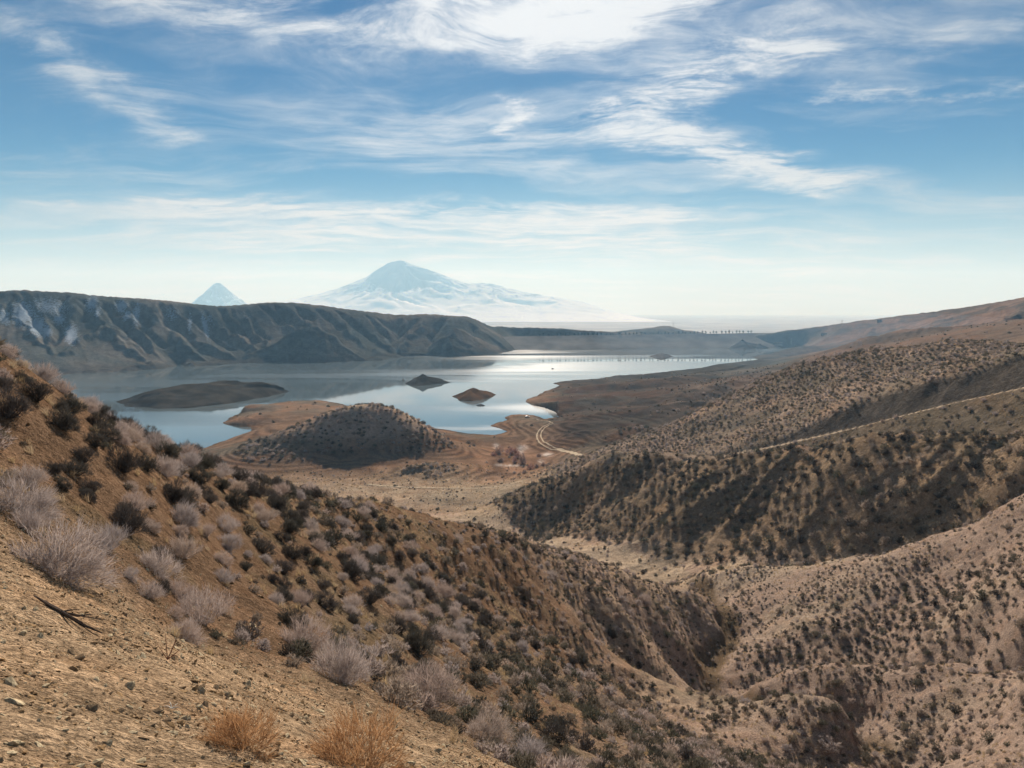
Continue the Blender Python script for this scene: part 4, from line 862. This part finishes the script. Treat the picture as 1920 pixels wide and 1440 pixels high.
island([(752,713),(756,713.8),(760,713),(756,712)], ((755,712.8),(757,712.8)), 1.5, M_rock_dark, 'lone rock left of the pointed island', 36)

# ------------------------------------------------------------------ dam with its row of trees
M_dam = simple_mat('dam_gravel', (0.19, 0.175, 0.155), 0.95, 0.25, 0.02)
Ld, Rd = at(925, 631.5, 1950), at(1530, 618.5, 2200); Ld[2] = 27.0; Rd[2] = 35.5; u = (Rd - Ld)[:2]; u /= np.linalg.norm(u); nrm = np.array([u[1], -u[0]])   # towards the viewer
V, F = [], []; n = 90
prof = [(150, -12), (118, -4), (62, 0.42), (58, 0.44), (4, 1.0), (-5, 1.0), (-110, -3.0)]
for k in range(n + 1):
    c = Ld + (Rd - Ld) * k / n
    for q, (off, hz) in enumerate(prof):
        z = c[2] * hz if hz > 0 else hz * 10 if q == 6 else hz
        p = c[:2] + nrm * off; V.append((p[0], p[1], z))
m_ = len(prof)
for k in range(n):
    for q in range(m_ - 1): a = k * m_ + q; F.append((a, a + m_, a + m_ + 1, a + 1))
tag(mesh_obj('dam', V, F, M_dam), 'long grey earth dam closing the far end of the lake', 'dam')
M_tree = simple_mat('dark_tree_foliage', (0.035, 0.05, 0.04), 0.9, 0.4, 1.5); M_bark = simple_mat('tree_bark', (0.09, 0.07, 0.055), 0.9, 0.3, 3.0)
def small_tree(seed):
    rg = np.random.RandomState(seed); V, F = [], []
    for k in range(150):                        # leaf clumps through an egg-shaped crown
        d = rg.randn(3); d /= np.linalg.norm(d); p = d * rg.uniform(0.3, 1.0) ** 0.5 * np.array([2.3, 2.3, 3.3]) * (1 - 0.25 * d[2]) + np.array([0, 0, 4.9]); b = len(V)
        for q in range(3): V.append(p + rg.randn(3) * 0.55)
        F.append((b, b + 1, b + 2))
    return V, F
crowns = [bpy.data.meshes.new('crown') for _ in range(4)]
for k, me in enumerate(crowns):
    V, F = small_tree(k); me.from_pydata([tuple(map(float, v)) for v in V], [], F); me.update(); me.materials.append(M_tree)
tv, tf = tube([(0, 0, -0.3), (0.1, 0, 2.2), (0, 0, 5.0)], (0.28, 0.2, 0.08)); trunk_me = bpy.data.meshes.new('trunk'); trunk_me.from_pydata([tuple(map(float, v)) for v in tv], [], tf); trunk_me.update(); trunk_me.materials.append(M_bark)
NTREE = 54; rgt = random.Random(4)
for k in range(NTREE):
    f = 0.14 + 0.655 * (k + rgt.uniform(-0.3, 0.3)) / (NTREE - 1); c = Ld + (Rd - Ld) * f; t_ = empty('tree', (c[0] - nrm[0] * 2, c[1] - nrm[1] * 2, c[2]), rgt.uniform(0, 6)); s_ = rgt.uniform(0.75, 1.05); t_.scale = (s_, s_, s_ * rgt.uniform(0.9, 1.1))
    for nm, me in (('trunk', trunk_me), ('crown', crowns[k % 4])): o = link(bpy.data.objects.new(nm, me)); o.parent = t_
    tag(t_, 'small dark tree in the row on the dam, %s from the left' % ordinal(k), 'tree', 'trees in a row along the dam crest')

# ------------------------------------------------------------------ buildings and masts on the far right bank
M_conc = simple_mat('grey_render', (0.22, 0.20, 0.18), 0.9, 0.2, 0.4); M_glass = simple_mat('dark_pane', (0.03, 0.035, 0.04), 0.2, 0.1, 1.0, spec=0.5); M_roof = simple_mat('flat_roof_felt', (0.12, 0.12, 0.12), 0.9, 0.2, 0.5)
def building(px, r, w, d, h, nwin, label):
    dd = ray(px, YH); hh = math.hypot(dd[0], dd[1]); x, y = dd[0] / hh * r, dd[1] / hh * r; z = float(height(x, y)); b = empty('building', (x, y, z), -math.atan2(x, y))
    mesh_obj('wall', *box(-w / 2, w / 2, -d / 2, d / 2, -3, h), M_conc, b); mesh_obj('roof', *box(-w / 2 - .4, w / 2 + .4, -d / 2 - .4, d / 2 + .4, h, h + 0.5), M_roof, b)
    for i in range(nwin): cx = -w / 2 + w * (i + 0.5) / nwin; mesh_obj('window', *box(cx - 0.7, cx + 0.7, -d / 2 - 0.06, -d / 2 + 0.1, h * 0.4, h * 0.75), M_glass, b)
    mesh_obj('door', *box(w / 2 - 2.0, w / 2 - 0.9, -d / 2 - 0.05, -d / 2 + 0.1, 0, 2.2), M_roof, b)
    tag(b, label, 'building', 'small buildings on the far bank')
building(1462, 2055, 21, 10, 6.5, 5, 'flat-roofed block on the bank just right of the dam'); building(1496, 2050, 8, 6, 4, 2, 'small hut right of the flat-roofed block'); building(1547, 2030, 14, 7, 4, 3, 'low house on the far right bank beyond the hut'); building(1650, 1965, 10, 7, 4.5, 2, 'lone house on the skyline of the far right slope')
M_steel = simple_mat('galvanised_steel', (0.25, 0.26, 0.27), 0.5, 0.1, 1.0, 0.6)
def mast(px, r, h, label):
    dd = ray(px, YH); hh = math.hypot(dd[0], dd[1]); x, y = dd[0] / hh * r, dd[1] / hh * r; b = empty('pylon', (x, y, float(height(x, y)))); parts = []
    for sx_, sy_ in ((-1, -1), (1, -1), (1, 1), (-1, 1)): parts.append(tube([(sx_ * 1.5, sy_ * 1.5, -1), (sx_ * 0.3, sy_ * 0.3, h)], (0.14, 0.1), 4))
    for k in range(6):
        z0, z1 = h * k / 6, h * (k + 1) / 6; a, c = 1.5 - 1.2 * k / 6, 1.5 - 1.2 * (k + 1) / 6
        for s in (-1, 1): parts.append(tube([(-a, s * a, z0), (c, s * c, z1)], (0.07, 0.07), 3)); parts.append(tube([(s * a, a, z0), (s * c, -c, z1)], (0.07, 0.07), 3))
    mesh_obj('lattice', *join(parts), M_steel, b)
    for k in (0.72, 0.86, 0.97): mesh_obj('crossarm', *tube([(-2.6, 0, h * k), (2.6, 0, h * k)], (0.1, 0.1), 4), M_steel, b)
    tag(b, label, 'pylon', 'power pylons on the far banks')
mast(1263, 2680, 24, 'thin pylon behind the small hills beyond the dam'); mast(1486, 2060, 15, 'thin pylon between the block and the hut'); mast(1580, 2020, 15, 'thin pylon on the far right slope')

# ------------------------------------------------------------------ tracks
M_track = simple_mat('pale_track_dust', (0.47, 0.38, 0.27), 0.95, 0.2, 0.5)
def track(name, pix, width, label, offs=(0,)):
    P = [hit(px, py, 380)[0][:2] for px, py in pix]; Q = []
    for k in range(len(P) - 1):                 # Catmull-Rom through the surveyed points
        p0, p1, p2, p3 = P[max(k - 1, 0)], P[k], P[k + 1], P[min(k + 2, len(P) - 1)]
        for f in np.linspace(0, 1, 14, endpoint=False): Q.append(0.5 * (2 * p1 + (p2 - p0) * f + (2 * p0 - 5 * p1 + 4 * p2 - p3) * f ** 2 + (3 * p1 - p0 - 3 * p2 + p3) * f ** 3))
    Q = np.array(Q); d = np.gradient(Q, axis=0); d /= np.linalg.norm(d, axis=1)[:, None] + 1e-9; nn_ = np.stack([-d[:, 1], d[:, 0]], -1); V, F = [], []
    for off in offs:
        b = len(V); wj = width * (1 + 0.3 * fbm(Q[:, 0] / 5 + off, Q[:, 1] / 5, 2, 91))
        for i in range(len(Q)):
            for s in (-0.5, 0.0, 0.5): p = Q[i] + nn_[i] * (off + s * wj[i]); V.append((p[0], p[1], float(height(p[0], p[1])) + 0.16))
        for i in range(len(Q) - 1):
            for s in (0, 1): a = b + i * 3 + s; F.append((a, a + 1, a + 4, a + 3))
    o = mesh_obj(name, V, F, M_track); o['kind'] = 'structure'; o['label'] = label
track('dirt_track', [(1046,843),(1035,840.5),(1025,836),(1016,830),(1011,822),(1011,813),(1017,804),(1025,798.5),(1035,794)], 0.9, 'double wheel ruts winding up from the peninsula', (-1.5, 1.5))
track('dirt_track', [(1044,843),(1056,846),(1075,850),(1092,854)], 3.4, 'wide pale track meeting the wheel ruts')
track('dirt_track', [(1036,793),(1020,789),(1003,786),(990,784)], 1.0, 'faint track along the peninsula to the parked car')
track('dirt_track', [(690,908),(730,912),(790,915),(870,916),(945,911)], 1.6, 'thin pale track crossing the flat below the mounds')

# ------------------------------------------------------------------ bare willows by the stream
WILL = [ribbon_mesh('bare_willow', shrub_twigs(90 + k, 150, 6, 0.95, 0.46, 0.02, 2, (0.12, 0.3)), M_willow) for k in range(3)]
for k, (px, py, wpx, hpx, lab) in enumerate([(958,852,26,19,'widest dark clump of bare willow by the stream'),(938,851,18,20,'reddish bare willow left of the widest clump'),(925,855,12,10,'low bare willow at the left end of the stream thicket'),(939,865,11,11,'small bare willow below the reddish one'),(964,867,9,16,'slim bare willow in the middle of the stream bed'),
        (980,869,12,26,'tallest bare willow, grey, on the stream bed'),(1011,856,9,9,'lone dark bush right of the stream below the wheel ruts'),(1019,873,8,9,'bush at the right end of the stream thicket'),(995,880,12,15,'bare willow at the lower right of the thicket'),(1005,877,9,11,'bare willow between the lower right clump and the end bush'),(984,888,8,10,'small willow below the tallest one'),(989,896,5,6,'lowest little bush of the stream thicket'),(972,858,12,14,'bare willow touching the right side of the widest clump')]):
    p, r = hit(px, py, 380); o = link(bpy.data.objects.new('willow', WILL[k % 3])); o.location = (p[0], p[1], p[2] - 0.1); w_ = wpx / FPX * r; h_ = hpx / FPX * r; o.scale = (w_ * 1.3, w_ * 1.3, h_ * 1.0); o.rotation_euler = (0, 0, k * 1.3); tag(o, lab, 'willow', 'bare willows by the stream')

# ------------------------------------------------------------------ car and people on the spits
M_paint = simple_mat('dark_car_paint', (0.06, 0.065, 0.075), 0.3, 0.1, 1.0, 0.3, 0.5); M_tyre = simple_mat('tyre_rubber', (0.02, 0.02, 0.02), 0.9, 0.2, 5.0); M_rim = simple_mat('wheel_rim', (0.4, 0.4, 0.42), 0.35, 0.1, 5.0, 0.9); M_lamp = simple_mat('lamp_glass', (0.6, 0.6, 0.58), 0.2, 0.1, 4.0)
def extrude_profile(prof, w0, w1):
    n = len(prof); V = [(x, -w, z) for (x, z), w in zip(prof, w0)] + [(x, w, z) for (x, z), w in zip(prof, w1)]; F = [tuple(range(n)), tuple(range(2 * n - 1, n - 1, -1))]
    for i in range(n): j = (i + 1) % n; F.append((i, i + n, j + n, j))
    return V, F
p, r = hit(989, 783.5, 380); car = empty('parked_car', (p[0], p[1], p[2]), 0.25)
body = [(-2.2, 0.45), (-2.25, 0.85), (-2.1, 1.05), (0.95, 1.08), (2.0, 0.95), (2.2, 0.75), (2.2, 0.42)]; mesh_obj('body', *extrude_profile(body, [0.88] * 7, [0.88] * 7), M_paint, car)
cab = [(-2.0, 1.05), (-1.75, 1.68), (-0.1, 1.76), (0.35, 1.66), (1.0, 1.07)]; cw = [0.84, 0.68, 0.66, 0.68, 0.84]; mesh_obj('cabin', *extrude_profile(cab, cw, cw), M_paint, car)
for s in (-1, 1):
    mesh_obj('window', [(-1.75, s * 0.835, 1.16), (-1.55, s * 0.735, 1.58), (0.2, s * 0.735, 1.58), (0.65, s * 0.835, 1.16)], [(0, 1, 2, 3)], M_glass, car)
    mesh_obj('headlight', *box(2.12, 2.22, s * 0.66 - 0.17, s * 0.66 + 0.17, 0.68, 0.82), M_lamp, car)
    for xw in (-1.35, 1.35):
        w_ = mesh_obj('wheel', *tube([(xw, s * 0.70, 0.34), (xw, s * 0.92, 0.34)], (0.34, 0.34), 14), M_tyre, car); mesh_obj('rim', *tube([(xw, s * 0.90, 0.34), (xw, s * 0.935, 0.34)], (0.2, 0.2), 10), M_rim, w_)
tag(car, 'dark car parked on the spit at the lake', 'car')
M_cloth = simple_mat('dark_clothes', (0.035, 0.04, 0.055), 0.9, 0.3, 6.0)
def person(px, py, h, pose, label, rz):
    p, r = hit(px, py, 380); k = h / 1.75
    J = {'pel': (0, 0, .95), 'che': (0, .02, 1.3), 'nec': (0, .02, 1.5), 'hea': (0, .05, 1.62), 'top': (0, .05, 1.74), 'hl': (-.1, 0, .9), 'kl': (-.12, .03, .5), 'al': (-.13, 0, .06), 'fl': (-.14, .16, .04), 'hr': (.1, 0, .9), 'kr': (.14, .06, .5), 'ar': (.16, 0, .06), 'fr': (.17, .16, .04),
         'sl': (-.2, .02, 1.42), 'el': (-.27, .04, 1.14), 'wl': (-.24, .2, .95), 'ha': (-.23, .26, .9), 'sr': (.2, .02, 1.42), 'er': (.28, .1, 1.16), 'wr': (.22, .33, 1.1), 'hb': (.2, .4, 1.1)}
    if pose == 'sit':
        J = {a: (b[0], b[1], b[2] - 0.55) for a, b in J.items()}; J.update(kl=(-.14, .42, .5), al=(-.14, .36, .06), fl=(-.14, .52, .04), kr=(.16, .42, .5), ar=(.16, .36, .06), fr=(.17, .52, .04))
    names = list(J); E = [('pel', 'che'), ('che', 'nec'), ('nec', 'hea'), ('hea', 'top'), ('pel', 'hl'), ('hl', 'kl'), ('kl', 'al'), ('al', 'fl'), ('pel', 'hr'), ('hr', 'kr'), ('kr', 'ar'), ('ar', 'fr'), ('che', 'sl'), ('sl', 'el'), ('el', 'wl'), ('wl', 'ha'), ('che', 'sr'), ('sr', 'er'), ('er', 'wr'), ('wr', 'hb')]
    R = dict(pel=.16, che=.17, nec=.065, hea=.1, top=.07, hl=.1, hr=.1, kl=.065, kr=.065, al=.045, ar=.045, fl=.04, fr=.04, sl=.075, sr=.075, el=.05, er=.05, wl=.035, wr=.035, ha=.035, hb=.035)
    me = bpy.data.meshes.new('person'); me.from_pydata([J[n] for n in names], [(names.index(a), names.index(b)) for a, b in E], []); me.update(); me.materials.append(M_cloth); o = link(bpy.data.objects.new('person', me))
    md = o.modifiers.new('skin', 'SKIN'); sv = me.skin_vertices[0].data
    for i, n in enumerate(names): sv[i].radius = (R[n], R[n]); sv[i].use_root = (n == 'pel')
    o.modifiers.new('smooth', 'SUBSURF').render_levels = 1
    o.location = (p[0], p[1], p[2]); o.scale = (k, k, k); o.rotation_euler = (0, 0, rz); tag(o, label, 'person', 'people at the water')
person(963.5, 781, 2.0, 'stand', 'person in dark clothes standing on the spit left of the car', 0.4); person(953, 782.5, 1.75, 'sit', 'person crouching at the tip of the spit by the water', 0.9)
person(445, 782.5, 2.0, 'stand', 'person in dark clothes standing on the left point of the shore', 1.2); person(430, 786.5, 1.7, 'stand', 'person at the very tip of the left point', 1.5)

# ------------------------------------------------------------------ gravel, stones and litter on the shoulder
M_stone = simple_mat('pale_limestone_chip', (0.42, 0.34, 0.22), 0.9, 0.35, 6.0); M_stone2 = simple_mat('brown_stone_chip', (0.24, 0.17, 0.105), 0.9, 0.35, 6.0)
M_soil = simple_mat('earth_clod', (0.26, 0.17, 0.09), 0.95, 0.3, 6.0)
CHIP = [rock_mesh('chip', 100 + k, (0.25, 0.35, 0.5)[k % 3], (M_soil, M_stone2, M_stone)[k % 3 if k < 6 else 0], 1) for k in range(8)]
rg = np.random.RandomState(17); n = 80000; r = 2.4 + 13.5 * rg.rand(n) ** 0.85; a = np.radians(rg.uniform(-40, 14, n)); x, y = r * np.sin(a), r * np.cos(a); cl_ = fbm(x / 0.8, y / 0.8, 3, 601); keep = rg.rand(n) < np.clip(0.5 + 0.8 * cl_, 0.08, 1); x, y = x[keep], y[keep]; n = len(x)
s_ = np.clip(np.exp(rg.randn(n) * 0.65) * 0.017, 0.006, 0.1)
scatter('gravel', x, y, height(x, y), np.stack([s_ * 1.3, s_, s_], -1), rg.randint(0, 8, n), CHIP, 0.9, 'loose stone chips strewn over the gravel shoulder', 9, 0.25)
x, y = candidates(14, 60, 1.6, 15); n = len(x); s_ = np.clip(np.exp(rg.randn(n) * 0.5) * 0.07, 0.03, 0.28)
scatter('rubble', x, y, height(x, y), np.stack([s_ * 1.3, s_, s_], -1), rg.randint(0, 8, n), CHIP, 0.8, 'small stones scattered on the rust hillside', 10, 0.3)
STONES = [(28,1318,34,'flat pale stone near the lower left corner'),(85,1288,20,'small pale stone above the flat corner stone'),(242,1290,24,'pale stone uphill and left of the forked white twig'),(72,1398,18,'squarish pale stone at the bottom left'),(175,1208,22,'thin dark stone lying in the gravel at left'),(148,1236,26,'dark stone with a shadow hole behind it'),
          (268,1232,18,'tan stone left of the little red-brown plant'),(365,1278,20,'dark stone right of the little red-brown plant'),(440,1262,18,'pale stone in the gravel left of centre'),(465,1285,20,'pale stone uphill of the orange tumbleweed'),(600,1335,22,'flat stone between the two tumbleweeds'),(40,1190,22,'tan stone near the left edge of the gravel'),(225,1335,18,'rust-coloured stone near the bottom left'),
          (60,1168,18,'dark stone under the dead branch'),(690,1340,22,'pale stone on the gravel edge right of the second tumbleweed'),(820,1410,22,'stone on the gravel shoulder at bottom centre'),(180,1275,14,'smallest pale stone left of the tan one'),(640,1120,20,'pale boulder on the rust slope at the picture centre left'),(628,1105,18,'rounded pale boulder beside the dark shrubs'),(730,1107,18,'round tan boulder below the spur crest')]
ST = [rock_mesh('stone', 200 + k, (0.28, 0.4, 0.35, 0.5)[k % 4], M_stone if k != 2 else M_stone2, 2) for k in range(4)]
for k, (px, py, wpx, lab) in enumerate(STONES):
    p, r = hit(px, py, 2.5); o = link(bpy.data.objects.new('stone', ST[2 if 'dark' in lab or 'rust' in lab else (0, 1, 3)[k % 3]])); w_ = wpx / FPX * r; gx_, gy_ = slope_at(p[0], p[1], 0.2); o.location = (p[0], p[1], p[2] + 0.05 * w_); o.scale = (w_, w_, w_); o.rotation_euler = (math.atan(float(gy_)), -math.atan(float(gx_)), k * 1.9); tag(o, lab, 'stone', 'stones on the gravel shoulder and slope')
TUMB = [ribbon_mesh('tumbleweed', shrub_twigs(300 + k, 260, 7, 0.72, 0.5, 0.006, 3, (0.12, 0.3)), M_orange) for k in range(2)]
for k, (px, py, wpx, lab) in enumerate([(455,1405,165,'orange-brown dry tumbleweed at the bottom left of centre'),(690,1440,230,'orange-brown dry tumbleweed cut by the bottom edge')]):
    p, r = hit(px, py, 2.5); o = link(bpy.data.objects.new('tumbleweed', TUMB[k])); w_ = wpx / FPX * r; o.location = (p[0], p[1], p[2] - 0.03); o.scale = (w_, w_, w_ * 0.8); tag(o, lab, 'tumbleweed')
M_wood = simple_mat('weathered_dead_wood', (0.13, 0.10, 0.08), 0.9, 0.3, 8.0); M_bone = simple_mat('bleached_twig', (0.62, 0.60, 0.54), 0.8, 0.15, 8.0); M_red = simple_mat('red_brown_stem', (0.25, 0.10, 0.06), 0.9, 0.2, 6.0)
def twig_thing(name, px, py, lengths, mat, label, cat, flat=True, seed=0):
    p, r = hit(px, py, 2.5); rg = np.random.RandomState(seed); parts = []; gx_, gy_ = slope_at(p[0], p[1], 0.2)
    for (ang, l, rad, rise) in lengths:
        d = np.array([math.cos(ang), math.sin(ang), 0]); d[2] = float(gx_) * d[0] + float(gy_) * d[1] + rise; q0 = np.zeros(3); q1 = d * l * 0.5 + rg.randn(3) * 0.05 * l; q2 = d * l + rg.randn(3) * 0.06 * l; q1[2] += 0.01; parts.append(tube([q0, q1, q2], (rad, rad * .8, rad * .3), 5))
    o = mesh_obj(name, *join(parts), mat); o.location = (p[0], p[1], p[2] + 0.015); tag(o, label, cat); return o
twig_thing('forked_twig', 322, 1333, [(0.3, 0.055, .004, .2), (2.2, 0.06, .004, .5), (3.6, 0.05, .004, .1), (5.3, 0.045, .003, .3), (1.2, .05, .003, .6)], M_bone, 'small bleached white forked twig on the gravel', 'twig')
twig_thing('dead_branch', 115, 1150, [(0.1, 0.34, .018, .05), (0.5, 0.26, .012, .25), (-0.4, 0.30, .013, .1), (2.9, 0.30, .02, .02), (0.9, 0.18, .008, .5), (3.4, 0.2, .01, .1), (0.2, 0.4, .008, .3)], M_wood, 'dark dead branch lying on the gravel at left', 'branch', seed=2)
twig_thing('dry_stem', 314, 1240, [(0.8, 0.14, .005, 1.2), (2.0, 0.15, .005, 1.4), (1.4, 0.17, .006, 1.6), (3.0, 0.1, .004, 1.0), (0.1, .1, .004, 1.0)], M_red, 'little red-brown plant standing alone in the gravel', 'plant', seed=3)
# dust-blue smoke lying over the far right shore
bm = bmesh.new(); bmesh.ops.create_uvsphere(bm, u_segments=32, v_segments=16, radius=1.0); me = bpy.data.meshes.new('smoke'); bm.to_mesh(me); bm.free(); o = link(bpy.data.objects.new('smoke', me))
c = at(1545, 634, 1500); o.location = (float(c[0]), float(c[1]), float(c[2])); o.scale = (420, 420, 50); o.rotation_euler = (0, 0, -0.4); o['kind'] = 'stuff'; o['label'] = 'thin blue smoke drifting over the far right shore'
m, t, out = new_mat('smoke_air'); q = t.add('ShaderNodeVolumePrincipled'); q.inputs['Density'].default_value = 0.0002; q.inputs['Absorption Color'].default_value = (1, 1, 1, 1); q.inputs['Color'].default_value = (0.35, 0.66, 1.0, 1); t.link(q.outputs[0], out.inputs['Volume']); me.materials.append(m)
